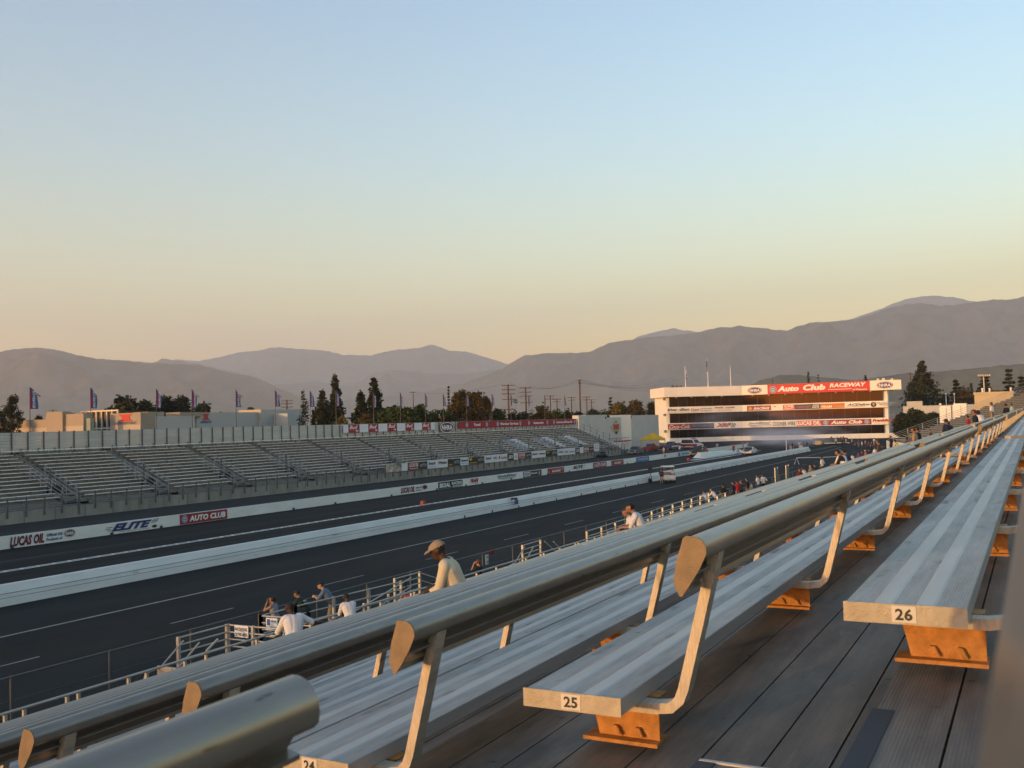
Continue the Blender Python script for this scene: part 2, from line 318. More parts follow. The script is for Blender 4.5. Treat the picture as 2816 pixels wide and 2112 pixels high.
# deck: one tread per row, with risers, plus the aisle steps
dk = thing('grandstand_deck', 'grey ribbed aluminium stepped deck of the near grandstand under the benches', 'grandstand deck', (0, 0, 0))
XD0, XD1 = -10.7, X1+PITCHX*7-1
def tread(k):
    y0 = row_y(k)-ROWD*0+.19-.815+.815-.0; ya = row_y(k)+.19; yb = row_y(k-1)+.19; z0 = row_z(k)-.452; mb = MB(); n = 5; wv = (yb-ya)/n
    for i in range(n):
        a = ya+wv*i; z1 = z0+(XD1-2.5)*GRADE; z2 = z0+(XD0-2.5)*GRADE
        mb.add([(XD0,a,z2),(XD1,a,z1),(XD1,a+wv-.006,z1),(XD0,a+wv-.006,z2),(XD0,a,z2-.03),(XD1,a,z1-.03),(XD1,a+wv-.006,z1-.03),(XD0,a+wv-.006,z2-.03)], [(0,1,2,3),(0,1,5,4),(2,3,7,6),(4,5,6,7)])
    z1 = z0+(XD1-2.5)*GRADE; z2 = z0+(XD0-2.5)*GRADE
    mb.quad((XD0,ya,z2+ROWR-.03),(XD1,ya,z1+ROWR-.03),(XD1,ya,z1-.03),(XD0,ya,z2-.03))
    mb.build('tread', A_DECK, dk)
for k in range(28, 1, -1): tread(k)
for s in range(-0, 4):
    xa, xb = X1+PITCHX*s-1.24, X1+PITCHX*s-.06
    for k in range(27, 18, -1):
        zt = row_z(k, xb)-.452+ROWR*.5; ya = row_y(k)+.192; mb = MB()
        mb.box(xa, xb, ya, ya+.37, zt-ROWR*.5+.002, zt); o = mb.build('aisle_step', A_DECK, dk)
        mb = MB(); mb.box(xb, xb+.012, ya, ya+.37, zt-.03, zt+.004, 0); mb.build('edge_trim', A_SMOOTH, o)
        mb = MB(); mb.box(xa, xb+.003, ya+.33, ya+.373, zt-.05, zt+.003, 0); mb.build('step_nosing', NOSE, o)
        mb = MB(); zz = row_z(k+1, xb)-.452; mb.box(xa, xb+.14, row_y(k+1)+.19+ROWD-.045, row_y(k+1)+.19+ROWD+.002, zz-.05, zz+.003); mb.build('step_nosing', NOSE, dk)
mb = MB()
for s in range(0, 8): mb.add([(XD0+13.5*s,-.6,0.),(XD0+13.5*s+.15,-.6,0.),(XD0+13.5*s+.15,-.6,6.2),(XD0+13.5*s,-.6,6.2),(XD0+13.5*s,20,0),(XD0+13.5*s+.15,20,0),(XD0+13.5*s+.15,20,.2),(XD0+13.5*s,20,.2)], [(0,1,2,3),(4,5,6,7),(0,1,5,4),(3,2,6,7),(0,3,7,4),(1,2,6,5)])
mb.build('stringer', STEEL, dk)
# ================================================================ TRACK AND ROADS
def strip(name, x0, x1, y0, y1, z, m, wob=0, n=1):
    mb = MB(); pts = [(x0+(x1-x0)*i/n) for i in range(n+1)]
    vs = []
    for x in pts: vs += [(x, y0+(rnd.uniform(-wob, wob) if wob else 0), z), (x, y1+(rnd.uniform(-wob, wob) if wob else 0), z)]
    mb.add(vs, [(2*i, 2*i+2, 2*i+3, 2*i+1) for i in range(n)]); return struct(name, mb, m)
ASPH = mat('asphalt', (.020,.0205,.021), .95, var=.28, scale=.35, bump=.25, bscale=25, spec=.12, stain=((.012,.018,.021), .12, .55), stretch=(.35,1,1))
ASPH2 = mat('old_asphalt', (.034,.034,.033), .95, var=.25, scale=.3, bump=.25, bscale=25, spec=.08, stretch=(.2,1,1))
TRK = mat('rubbered_track', (.017,.0175,.018), .80, var=.5, scale=.9, spec=.06, stretch=(.012,1.1,1), stain=((.055,.055,.053), 1.4, .60))
strip('road', -200, 300, 20.4, 39.4, .004, ASPH, 0); strip('staging_area', 226, 300, 36, 88, .006, ASPH2)
strip('drag_strip', -200, 262, 40.2, 59.2, .012, TRK); strip('access_road', -200, 230, 59.9, 75.4, .006, ASPH2)
LINE = mat('worn_line_paint', (.26,.26,.245), .8, var=.25, scale=2); LW = mat('white_line_paint', (.66,.66,.63), .8, var=.15, scale=2)
LX = [(-60,33.2),(40,33.7),(85,33.9),(170,35.2),(206,36.4),(218,37.4),(222,39.4),(223,42.2)]
mb = MB()
for (a, b), (c, d) in zip(LX, LX[1:]):
    n = max(1, int((c-a)/4))
    for i in range(n):
        p0 = (a+(c-a)*i/n, b+(d-b)*i/n); p1 = (a+(c-a)*(i+1)/n, b+(d-b)*(i+1)/n); wv = .055+.02*noise.noise(Vector((p0[0]*.3,0,0)))
        dx, dy = p1[0]-p0[0], p1[1]-p0[1]; l = sqrt(dx*dx+dy*dy); nx, ny = -dy/l*wv*1.4, dx/l*wv*1.4
        mb.quad((p0[0]-nx,p0[1]-ny,.010), (p1[0]-nx,p1[1]-ny,.010), (p1[0]+nx,p1[1]+ny,.010), (p0[0]+nx,p0[1]+ny,.010))
struct('edge_line', mb, LINE)
mb = MB()
for i in range(26):
    x = 27.0+(i-3)*8.9
    if 8 < x < 205: mb.box(x, x+3.3, 29.3+.004*x, 29.38+.004*x, .008, .010)
struct('lane_dashes', mb, LINE)
mb = MB(); mb.box(-100, 190, 49.35, 49.50, .014, .018); mb.box(-100, 190, 49.72, 49.87, .014, .018)
for i in range(270): mb.box(-80+i*1.0, -79.85+i*1.0, 49.53, 49.69, .016, .05, 0)
struct('centre_line', mb, LW)
mb = MB(); mb.box(160, 205, 51.0, 52.6, .014, .02); mb.box(185, 226, 59.0, 59.18, .02, .03)
struct('start_apron', mb, mat('pale_concrete', (.33,.36,.42), .8, var=.2, scale=.6))
# ---- concrete guard walls
WHT = mat('white_wall_paint', (.66,.66,.63), .7, var=.10, scale=.7, stretch=(.5,1,2), stain=((.36,.35,.33), 1.7, .66))
XN1 = 197.
gw = thing('near_guard_wall', 'long white concrete wall with two dark ledge lines between the road and the drag strip', 'guard wall', (0, 40, 0))
mb = MB(); mb.prism([(-.5,0),(.35,0),(.35,.30),(.30,.49),(.14,.87),(-.12,.87),(-.28,.49),(-.30,.475),(-.37,.475),(-.38,.31),(-.47,.295)], -120, XN1); mb.build('barrier', WHT, gw)
GRY = mat('grey_groove', (.16,.17,.17), .8)
mb = MB(); mb.box(-120, XN1-.02, -.315, -.302, .492, .52); mb.box(-120, XN1-.02, -.40, -.385, .315, .335); mb.build('ledge_line', GRY, gw)
rnd.seed(3)
for i in range(34):
    x = 66+i*4.1+rnd.uniform(-1,1); mb = MB(); mb.box(x, x+.07, -.56, -.47, 0, .16+rnd.uniform(0,.06)); mb.build('drain_stub', mat('dark_stub', (.05,.055,.06), .7), gw)
fw = thing('far_guard_wall', 'long white concrete wall painted with sponsor adverts along the far lane', 'guard wall', (0, 59.4, 0))
mb = MB(); mb.prism([(-.04,0),(.45,0),(.40,.3),(.18,.83),(0,.83),(-.02,.4)], -120, 192); mb.prism([(-.04,0),(.45,0),(.18,.83),(0,.83)], 192.02, 226); mb.build('barrier', WHT, fw)
RED = mat('advert_red', (.26,.018,.030), .6); RED2 = mat('letter_red', (.33,.025,.035), .6); NAVY = mat('letter_navy', (.02,.035,.14), .6); WLET = mat('letter_white', (.72,.72,.70), .6)
BLK2 = mat('advert_black', (.018,.018,.022), .6); DKG = mat('advert_green', (.012,.035,.028), .6); TEAL = mat('letter_teal', (.05,.13,.17), .6); GREYL = mat('letter_grey', (.20,.22,.25), .6)
BLUE = mat('advert_blue', (.035,.10,.30), .6); MAR = mat('letter_maroon', (.14,.012,.03), .6); YEL = mat('advert_yellow', (.62,.38,.03), .6); ORG = mat('advert_orange', (.55,.15,.02), .6)
def wx(px): return Xat(px, 59.36)
FY = -.046
def wtext(s, a, b, z0, z1, m, shear=0, bold=.03, par=fw, y=None):
    x0, x1 = wx(a), wx(b); return text(s, par, m, (x0, y if y is not None else FY, z0), (1,0,0), (0,0,1), x1-x0, z1-z0, shear, bold, 'painted_lettering', .01)
def wpanel(a, b, z0, z1, m):
    x0, x1 = wx(a), wx(b); mb = MB(); mb.box(x0, x1, FY, FY+.012, z0, z1); return mb.build('painted_advert', m, fw)
def oval(par, c, u, v, ru, rv, word, m1=None, m2=None, name='emblem', lift=.012):
    """red-rimmed oval with a white ring, dark field and white word"""
    c, u, v = Vector(c), Vector(u), Vector(v); n = u.cross(v)
    o = MB().disc(c, u, v, ru, rv, 28, 0).disc(c+n*lift*.25, u, v, ru*.90, rv*.87, 28, 1).disc(c+n*lift*.5, u, v, ru*.84, rv*.78, 28, 2).build(name, [m1 or RED, WLET, m2 or BLK2], par, fix=False)
    if word: text(word, o, WLET, c+n*lift*.6-u*ru*.70-v*rv*.42, u, v, ru*1.4, rv*.84, 0, .035, 'emblem_lettering', lift*.3)
    return o
def roundel(par, c, u, v, r, lift=.012, name='emblem'):
    c, u, v = Vector(c), Vector(u), Vector(v); n = u.cross(v)
    return MB().disc(c, u, v, r, r, 20, 0).disc(c+n*lift*.3, u, v, r*.86, r*.86, 20, 1).disc(c+n*lift*.6, u, v, r*.6, r*.6, 20, 0).disc(c+n*lift*.9, u, v, r*.5, r*.16, 12, 1).build(name, [mat('emblem_pale',(.42,.45,.52),.6), mat('emblem_blue',(.10,.14,.26),.6)], par, fix=False)
U1, V1 = (1,0,0), (0,0,1)
wtext('LUCAS OIL', 24, 119, .08, .74, MAR, .25, .05); wtext('Official Oil', 125, 168, .46, .66, NAVY); wtext('Products of', 125, 168, .16, .36, NAVY)
oval(fw, ((wx(174)+wx(204))/2, FY, .5), U1, V1, (wx(204)-wx(174))/2, .27, 'NHRA')
wtext('ELITE', 303, 414, .20, .74, NAVY, .45, .06)
for i, (a, b) in enumerate(((290,306),(286,302),(292,305),(418,434),(414,432),(412,428))): mb = MB(); z = (.5,.38,.26,.7,.6,.5)[i]; mb.box(wx(a), wx(b), FY, FY+.01, z, z+.04); mb.build('painted_stripe', NAVY, fw)
wtext('Official Fuel System of the Raceway', 323, 408, .07, .15, NAVY); oval(fw, ((wx(413)+wx(429))/2, FY, .2), U1, V1, (wx(429)-wx(413))/2, .12, '')
p = wpanel(491, 621, .02, .80, RED); roundel(p, (wx(504), FY-.003, .42), U1, V1, .30); text('AUTO CLUB', p, WLET, (wx(517), FY-.002, .18), U1, V1, wx(616)-wx(517), .46, .12, .05)
wtext('LUCAS OIL', 1098, 1136, .12, .74, MAR, .25, .05); wtext('Official Oil', 1139, 1156, .44, .62, NAVY); wtext('Products of', 1139, 1156, .16, .34, NAVY)
oval(fw, ((wx(1157)+wx(1171))/2, FY, .48), U1, V1, (wx(1171)-wx(1157))/2, .27, '')
p = wpanel(1201, 1268, .02, .80, DKG); text('SKOAL', p, WLET, (wx(1204), FY-.002, .16), U1, V1, wx(1234)-wx(1204), .50, 0, .05); text('RACING', p, WLET, (wx(1238), FY-.002, .34), U1, V1, wx(1266)-wx(1238), .34, 0, .04)
mb = MB()
for i in range(14):
    for j in range(3):
        if (i+j) % 2: x = wx(1240)+i*(wx(1268)-wx(1240))/14; mb.box(x, x+(wx(1268)-wx(1240))/14, FY-.004, FY-.001, .06+j*.07, .13+j*.07)
mb.build('chequered_band', WLET, p)
wtext('FRAM', 1289, 1311, .26, .76, RED2, .3, .05); wtext('Racing', 1301, 1311, .08, .18, NAVY)
wtext('GoldStar', 1364, 1417, .46, .74, TEAL, 0, .05); wtext('Pavement Sealers', 1366, 1415, .26, .42, TEAL, 0, .03); wtext('A DIVISION OF GOLDSTAR', 1372, 1405, .12, .20, TEAL)
p = wpanel(1435, 1485, .02, .80, BLK2)
mb = MB(); mb.box(wx(1437), wx(1455), FY-.003, FY-.001, .15, .70); mb.box(wx(1438), wx(1454), FY-.006, FY-.004, .22, .63, 1); mb.build('white_frame', [WLET, mat('frame_grey',(.3,.3,.3),.6)], p); text('Mobil', p, WLET, (wx(1457), FY-.002, .34), U1, V1, wx(1473)-wx(1457), .24, .1, .03); roundel(p, (wx(1479), FY-.003, .42), U1, V1, .26)
for a, b in ((1502, 1547), (1677, 1711)):
    p = wpanel(a, b, .02, .80, RED); text('RACING', p, WLET, (wx(a+(b-a)*.25), FY-.002, .22), U1, V1, wx(a+(b-a)*.8)-wx(a+(b-a)*.25), .30, .35, .05); text('Raceway Friends', p, mat('advert_gold',(.45,.28,.07),.6), (wx(a+(b-a)*.22), FY-.002, .58), U1, V1, wx(a+(b-a)*.8)-wx(a+(b-a)*.22), .12, .2, .02)
    roundel(p, (wx(a+(b-a)*.1), FY-.003, .3), U1, V1, .14); roundel(p, (wx(a+(b-a)*.9), FY-.003, .55), U1, V1, .14)
wtext('ELITE', 1572, 1600, .30, .74, mat('letter_dark',(.03,.04,.06),.6), .4, .06); wtext('Official Fuel System', 1580, 1602, .14, .22, GREYL)
for i, z in enumerate((.68,.58,.48,.38)): mb = MB(); mb.box(wx(1568)+i*.2, wx(1571.5), FY, FY+.01, z, z+.03); mb.box(wx(1602), wx(1607)-i*.2, FY, FY+.01, z, z+.03); mb.build('painted_stripe', GREYL, fw)
p = wpanel(1627, 1664, .02, .80, RED); text('AUTO CLUB', p, WLET, (wx(1633), FY-.002, .18), U1, V1, wx(1661)-wx(1633), .48, 0, .04); roundel(p, (wx(1630.5), FY-.003, .42), U1, V1, .24)
p = wpanel(1746, 1781, .02, .80, BLUE); text('POWERADE', p, mat('letter_sky',(.35,.52,.72),.6), (wx(1750), FY-.002, .24), U1, V1, wx(1778)-wx(1750), .36, .1, .05)
mb = MB(); xs = wx(1823); mb.prism([(xs,.72),(xs+1.0,.72),(xs+1.0,.4),(xs+.5,.08),(xs,.4)], FY, FY+.01, 'y'); mb.build('painted_shield', GREYL, fw)
mb = MB(); mb.box(wx(1862), wx(1866), FY, FY+.01, .1, .72); mb.build('painted_stripe', BLUE, fw); wtext('POWERADE', 1872, 1902, .22, .66, mat('letter_midblue',(.14,.25,.42),.6), .1, .05)
for a in (26, 300, 436, 800, 915, 1070, 1195, 1275, 1320, 1400, 1500, 1560, 1720, 1742): mb = MB(); x = wx(a); mb.box(x, x+.18, -.16, -.045, 0, .17); mb.build('drain_stub', mat('dark_stub', (.05,.055,.06), .7), fw)
# ---- small things on the track
def timing(px, py, m, label, s=(.55,.3,.42)):
    q = onz(px, py, .02); t = thing('timing_block', label, 'timing block', (q.x, q.y, .02)); mb = MB(); mb.prism([(-s[0]/2,0),(s[0]/2,0),(s[0]/2*.85,s[2]),(-s[0]/2*.85,s[2])], -s[1]/2, s[1]/2, 'y'); mb.build('foam_block', m, t)
    mb = MB(); mb.box(-.1, .1, -s[1]/2-.02, -s[1]/2, .1, .25); mb.build('sensor_lens', BLK2, t)
FOAM = mat('orange_foam', (.72,.12,.03), .7, var=.1, scale=9)
timing(1163, 1388, FOAM, 'orange foam timing block on the white centre line, left of the picture middle', (.42,.3,.34)); timing(1893, 1267, mat('red_foam', (.62,.05,.05), .7), 'red foam timing block on the centre line near the parked dark pickup', (.5,.4,.48))
q = ony(1419, 1385, 39.35); t = thing('equipment_box', 'blue equipment box hung on the road side of the near guard wall', 'box', (q.x, 39.42, 0))
mb = MB(); mb.prism([(-.18,.34),(.17,.34),(.20,.62),(.17,.72),(-.12,.72),(-.20,.58)], -.20, -.02, 'y'); mb.build('box_body', mat('blue_box',(.03,.07,.20),.6,var=.2,scale=6), t); mb = MB(); mb.box(-.12, .15, -.14, .34, .722, .89); mb.build('mounting_strap', BLK2, t)
# start line island wedge
a = onz(1925, 1259, .02); t = thing('start_island', 'low white wedge-shaped barrier with faded red lettering at the start line', 'barrier', (a.x, a.y, .02)); L = 26.
mb = MB(); pr = [(-.9,0),(.9,0),(.28,.95),(-.28,.95)]; n = 4; v = [(-1.2, y*1.1, z*.02) for y, z in pr]+[(0, y, z) for y, z in pr]+[(L, y, z*.55) for y, z in pr]
mb.add(v, [(i, (i+1) % n, (i+1) % n+n, i+n) for i in range(n)]+[(i+4, (i+1) % n+4, (i+1) % n+8, i+8) for i in range(n)]+[(3,2,1,0),(8,9,10,11)]); mb.build('wedge', mat('cream_paint',(.66,.64,.55),.7,var=.1,scale=2), t)
text('POMONA', t, mat('faded_red',(.45,.12,.10),.7), (7, -.84, .10), (1,0,0), (0,.75,.66), 13, .55, .1, .04)
q = onz(2163, 1241, 0); t = thing('marker_post', 'thin white post standing by the near guard wall below the smoke', 'post', (q.x, q.y, 0)); mb = MB(); mb.tube([(0,0,0),(0,0,3.2)], .09, 8); mb.build('pole', WLET, t); mb = MB(); mb.box(-.3,.3,-.3,.3,0,.08); mb.build('base_plate', STEEL, t)
# white pipe barrier on the road
a = onz(2191, 1277, 0); b = onz(2262, 1276, 0); t = thing('pipe_barrier', 'low white pipe barrier standing across the road edge above the seated crowd', 'barrier', (0,0,0)); PIPE = mat('white_pipe',(.62,.62,.58),.5)
c = onz(2330, 1272, 0)
mb = MB(); mb.tube([(a.x,a.y,.95),(b.x,b.y,.95),(c.x,c.y,.95)], .05, 8); mb.build('top_rail', PIPE, t)
for q in (a, b, c): mb = MB(); mb.tube([(q.x,q.y-.35,0),(q.x,q.y,.95),(q.x,q.y+.35,0)], .045, 8); mb.build('leg', PIPE, t)
for px, py, lb in ((2170,1240,'weathered pinkish barrel at the end of the near guard wall'),(2196,1239,'pale barrel at the very end of the near guard wall')):
    q = onz(px, py, 0); t = thing('impact_barrel', lb, 'barrel', (q.x, q.y-.5, 0)); mb = MB(); mb.tube([(0,0,0),(0,0,.12),(0,0,.5),(0,0,.9),(0,0,1.05)], [.42,.48,.46,.48,.40], 14); mb.build('drum', mat('faded_barrel' if px < 2180 else 'pale_barrel', (.40,.27,.24) if px < 2180 else (.5,.46,.38), .8, var=.2, scale=4), t); mb = MB(); mb.tube([(0,0,1.051),(0,0,1.10)], [.43,.40], 14); mb.build('lid', GRY, t)
for px, py, lb in ((1658,1258,'black tyre pile lying on the access road by the concrete wall'),):
    q = onz(px, py, 0); t = thing('tyre_pile', lb, 'tyre pile', (q.x, q.y, 0))
    for i in range(6): mb = MB(); ang = i*1.05; r = .9 if i < 5 else 0; mb.tube([(r*cos(ang)*1.6+.42*cos(u*pi/6), r*sin(ang)*.6+.42*sin(u*pi/6), .18+(.32 if i == 5 else 0)+i*.09) for u in range(13)], .17, 8); mb.build('tyre', BLK2, t)
q = onz(1697, 1246, 0); t = thing('hose_heap', 'small heap of red hose and cloth on the access road', 'hose', (q.x, q.y, 0)); mb = MB(); mb.tube([(1.5*cos(u*.7)*(1-u*.02), .6*sin(u*.7), .09+.01*u) for u in range(30)], .08, 6); mb.build('hose', RED2, t); mb = MB(); mb.ball((1.2,0,.2), .45, sc=(1.2,.8,.5)); mb.build('cloth', WLET, t)
# ================================================================ FAR GRANDSTAND
CONC = mat('stained_concrete', (.24,.235,.21), .9, var=.22, scale=.8, bump=.2, bscale=12, stretch=(1,1,.35), stain=((.15,.15,.14), 1.1, .60))
t = thing('retaining_wall', 'stained grey concrete wall along the front of the far grandstand', 'wall', (0,0,0))
mb = MB(); mb.box(44.6, 191, 75.5, 75.8, -.1, 1.02); mb.build('wall_face', CONC, t); mb = MB(); mb.box(-200, 44.55, 75.5, 75.8, -.1, 1.02); mb.build('wall_face', CONC, t)
mb = MB()
for i in range(1, 50): mb.box(44.6+i*3.0, 44.65+i*3.0, 75.485, 75.498, -.1, 1.03)
mb.build('wall_joint', mat('joint_dark',(.10,.10,.10),.9), t)
mb = MB(); mb.box(118.8, 120.6, 75.3, 75.49, -.1, .72); mb.build('wall_buttress', CONC, t)
DKS = mat('dark_post_steel', (.10,.105,.11), .6, .3, var=.2, scale=3)
t = thing('front_fence', 'dark posts with thin wires standing on the far concrete wall', 'fence', (0,0,0))
fx = [45.2+1.72*i for i in range(85)]
rnd.seed(5)
for i, x in enumerate(fx):
    mb = MB(); b = rnd.choice((.5,.5,.25,.6)); mb.box(x-.045, x+.045, 75.38, 75.47, b, 2.2); mb.build('post', DKS, t)
WIRE = mat('fence_wire', (.28,.29,.29), .5, .5)
for z in (1.12,1.35,1.6,1.85,2.12): mb = MB(); mb.bar((44,75.42,z),(191,75.42,z),.016 if z < 2.1 else .03); mb.build('wire', WIRE, t)
# bench rows: sections of 9.2 m between aisles every 10.56 m
NR = 13
def fy(k): return 77.0+.70*k
def fz(k): return 1.80+.3085*k
FS = ribbed('far_seat_plank', (.78,.76,.72), .5, .3, .03, .2, 1, .15); FT = mat('far_tread', (.19,.185,.175), .7, .2, var=.25, scale=2, stretch=(.3,1,1))
def far_section(i, x0, x1, label, vom=True):
    t = thing('bleacher_section', label, 'bleacher section', (x0,0,0), 0, 'bleacher sections of the far grandstand'); L = x1-x0
    mb = MB()
    for k in range(-1, NR+2):
        y, z = fy(k), fz(k)
        mb.box(0, L, y-.32, y+.36, z-.44, z-.40)
        for j in range(int(L/1.83)): mb.box(.6+1.83*j, .65+1.83*j, y+.05, y+.22, z-.41, z-.052)
        mb.quad((0,y+.36,z-.42),(L,y+.36,z-.42),(L,y+.36,z-.10),(0,y+.36,z-.10))
    mb.build('treads', FT, t)
    for k in range(NR):
        y, z = fy(k), fz(k); a = 0.; b = L
        if vom and k < 4: b = L-[1.5,1.35,1.2,1.05][k]
        if vom and k < 6: a = .0
        mb = MB(); mb.box(a, b, y, y+.26, z-.05, z)
        mb.build('bench', FS, t)
    # handrails at the stair opening
    if vom:
        mb = MB(); mb.box(L-1.45, L-.02, 76.6, 78.7, 1.0, 1.35, 0); mb.quad((L-1.5,78.7,.9),(L+.1,78.7,.9),(L+.1,78.7,2.7),(L-1.5,78.7,2.7)); mb.quad((L-1.5,76.4,.9),(L-1.5,78.8,.9),(L-1.5,78.8,2.0),(L-1.5,76.4,1.5)); mb.build('stair_opening', mat('opening_dark',(.03,.03,.032),.9), t)
        for xo in (L-1.5, L+.02):
            mb = MB()
            for dz in (.0,.42,.85): mb.tube([(xo,76.4,1.75+dz*.9),(xo,81.2,3.9+dz*.9)], .028, 6)
            for q in range(4): yy = 76.6+1.45*q; zz = 1.1+.44*(yy-76.4); mb.tube([(xo,yy,zz),(xo,yy,zz+1.5)], .035, 6)
            mb.build('handrail', WIRE, t)
        mb = MB(); mb.box(L-.75, L-.63, 79.2, 79.32, 2.2, 4.2); mb.build('light_post', DKS, t)
    return t
NM = ['first','second','third','fourth','fifth','sixth','seventh','eighth','ninth','tenth','eleventh','twelfth','thirteenth','fourteenth']
for i in range(14):
    c = 49.64+10.56*i; x0 = c+.75; x1 = min(c+10.56-.55, 191)
    if x1-x0 < 2: continue
    far_section(i, x0, x1, 'empty grey bleacher section, %s from the left end of the far grandstand in view' % NM[i], i < 13)
far_section(-1, -200, 49.0, 'long empty bleacher run where the far grandstand leaves the picture at the left', True)
OPD = mat('opening_dark',(.03,.03,.032),.9)
# aisle stairs (stacked half steps), one thing per aisle
for i in range(-1, 13):
    c = 60.2+10.56*i; t = thing('aisle_stairs', 'narrow dark stairs climbing the far grandstand after its %s section' % NM[i+1], 'stairs', (c,0,0), 0, 'aisle stairs of the far grandstand')
    mb = MB()
    for k in range(0, NR+1):
        for h in (0, 1):
            y = fy(k)-.32+h*.35; z = fz(k)-.42+h*.155; mb.box(-.60, .60, y, y+.37, z-.16, z)
            if h: MB().box(-.55, .1, y-.012, y-.003, z-.15, z-.02).build('riser_gap', OPD, t)
    mb.build('steps', FT, t)
# top walkway bench + slatted rear fence
t = thing('top_rail_bench', 'long pale plank running above the top row of the far grandstand', 'rail', (0,0,0)); mb = MB(); mb.box(-150, 191, 86.3, 86.55, 5.82, 5.90); mb.build('plank', FS, t)
for i in range(60): MB().box(44+2.5*i, 44.06+2.5*i, 86.36, 86.46, 5.25, 5.815).build('plank_post', STEEL, t)
SLAT = mat('pale_slats', (.42,.41,.38), .6, .2, var=.14, scale=1.2, stretch=(.2,1,2))
t = thing('slatted_fence', 'tall fence of pale horizontal slats with dark posts behind the far grandstand', 'fence', (0,0,0))
for xa, xb in ((-200, 44.5), (44.52, 192.3)):
    mb = MB()
    for j in range(7): z = 5.72+j*.277; mb.add([(xa,87.0,z),(xb,87.0,z),(xb,87.03,z+.262),(xa,87.03,z+.262),(xa,87.06,z+.262),(xb,87.06,z+.262),(xb,87.06,z),(xa,87.06,z)], [(0,1,2,3),(3,2,5,4),(4,5,6,7),(0,1,6,7)])
    mb.build('slat_panel', SLAT, t)
mb = MB(); mb.quad((-200,87.07,-.1),(192.3,87.07,-.1),(192.3,87.07,5.7),(-200,87.07,5.7)); mb.build('lower_screen', FT, t)
for i in range(83): x = 44.9+1.735*i; mb = MB(); mb.box(x-.05, x+.05, 86.90, 86.98, 5.35, 7.72); mb.build('post', DKS, t)
# ---- banners on the rear fence
BY = 86.86; TOPW = 7.58
def bx(px): return Xat(px, BY)
def banner(a, b, z0, z1, m, label, y=BY, name='sponsor_banner', cat='banner', grp=None):
    x0, x1 = Xat(a, y), Xat(b, y); t = thing(name, label, cat, (x0, y, z0), 0, grp); mb = MB(); n = max(2, int((x1-x0)/1.2))
    vs = [((x1-x0)*i/n, .02*sin(i*2.1)*(i % n > 0), (z1-z0)*j/3+.012*sin(i*1.7+j)) for i in range(n+1) for j in range(4)]
    mb.add([(x,yy-.05,z) for x,yy,z in vs]+[(x,yy-.035,z) for x,yy,z in vs], [(i*4+j,(i+1)*4+j,(i+1)*4+j+1,i*4+j+1) for i in range(n) for j in range(3)]+[(N_+i*4+j,N_+(i+1)*4+j,N_+(i+1)*4+j+1,N_+i*4+j+1) for N_ in [len(vs)] for i in range(n) for j in range(3)])
    mb.build('cloth', m, t, fix=False); return t, x1-x0, z1-z0
WCL = mat('white_banner_cloth', (.62,.64,.66), .8, var=.06, scale=2); RCL = mat('red_banner_cloth', (.30,.02,.032), .8, var=.12, scale=1.5)
BUD = [(957,988),(1012,1040),(1064.5,1091),(1114,1138.5),(1160,1184)]
WHITES = [(943,957),(988,1012),(1040,1064.5),(1091,1114),(1138.5,1160),(1184,1194)]
PL = ['at the left end','second from the left','in the middle','fourth from the left','nearest the oval sign']
for i, (a, b) in enumerate(BUD):
    t, wd, h = banner(a, b, 6.42, 7.6, RCL, 'red beer banner with white script, %s of its row' % PL[i], grp='red beer banners on the rear fence')
    text('Bud', t, WLET, (wd*.08, -.08, h*.44), U1, V1, wd*.72, h*.46, .35, .02); mb = MB().disc((wd*.76,-.075,h*.22),U1,V1,wd*.13,h*.13,16); mb.build('medallion', mat('emblem_pale',(.42,.45,.52),.6), t, fix=False); text('King of Beers', t, ORG, (wd*.1,-.08,h*.2), U1, V1, wd*.5, h*.1, .2, .0)
for i, (a, b) in enumerate(WHITES):
    t, wd, h = banner(a, b, 6.44, 7.6, WCL, ['narrow blank white banner left of the first red beer banner','blank white banner between the first and second red beer banners','blank white banner between the second and third red beer banners','blank white banner between the third and fourth red beer banners','blank white banner between the fourth and fifth red beer banners','narrow blank white banner right of the last red beer banner'][i], grp='blank white banners on the rear fence')
x0, x1 = bx(1207), bx(1249); t = thing('oval_sign', 'large red and black oval sign lettered NHRA on the rear fence', 'sign', ((x0+x1)/2, BY-.06, 6.72)); oval(t, (0,0,0), U1, V1, (x1-x0)/2, 1.0, 'NHRA', RED, BLK2, 'sign_face', .03); mb = MB().disc((0,.01,0),(-1,0,0),V1,(x1-x0)/2*.98,.98,24,0,.03); mb.build('backing', GRY, t)
t, wd, h = banner(1260, 1583, 6.45, 7.62, RCL, 'long red banner with white service names beside the oval sign', y=86.84)
xb0 = Xat(1260, 86.84)
for s, a, b in (('Travel',1301,1319.5),('Member Services',1375,1423.5),('Automotive',1465.5,1493),('Insurance/Financial',1529,1572)):
    text(s, t, WLET, (Xat(a,86.84)-xb0, -.10, h*.30), U1, V1, Xat(b,86.84)-Xat(a,86.84), h*.42, 0, .03)
for px in (1282.6,1337.5,1367.5,1429.7,1453.5,1504,1522,1578.5): roundel(t, (Xat(px,86.84)-xb0, -.10, h*.5), U1, V1, .42, .02)
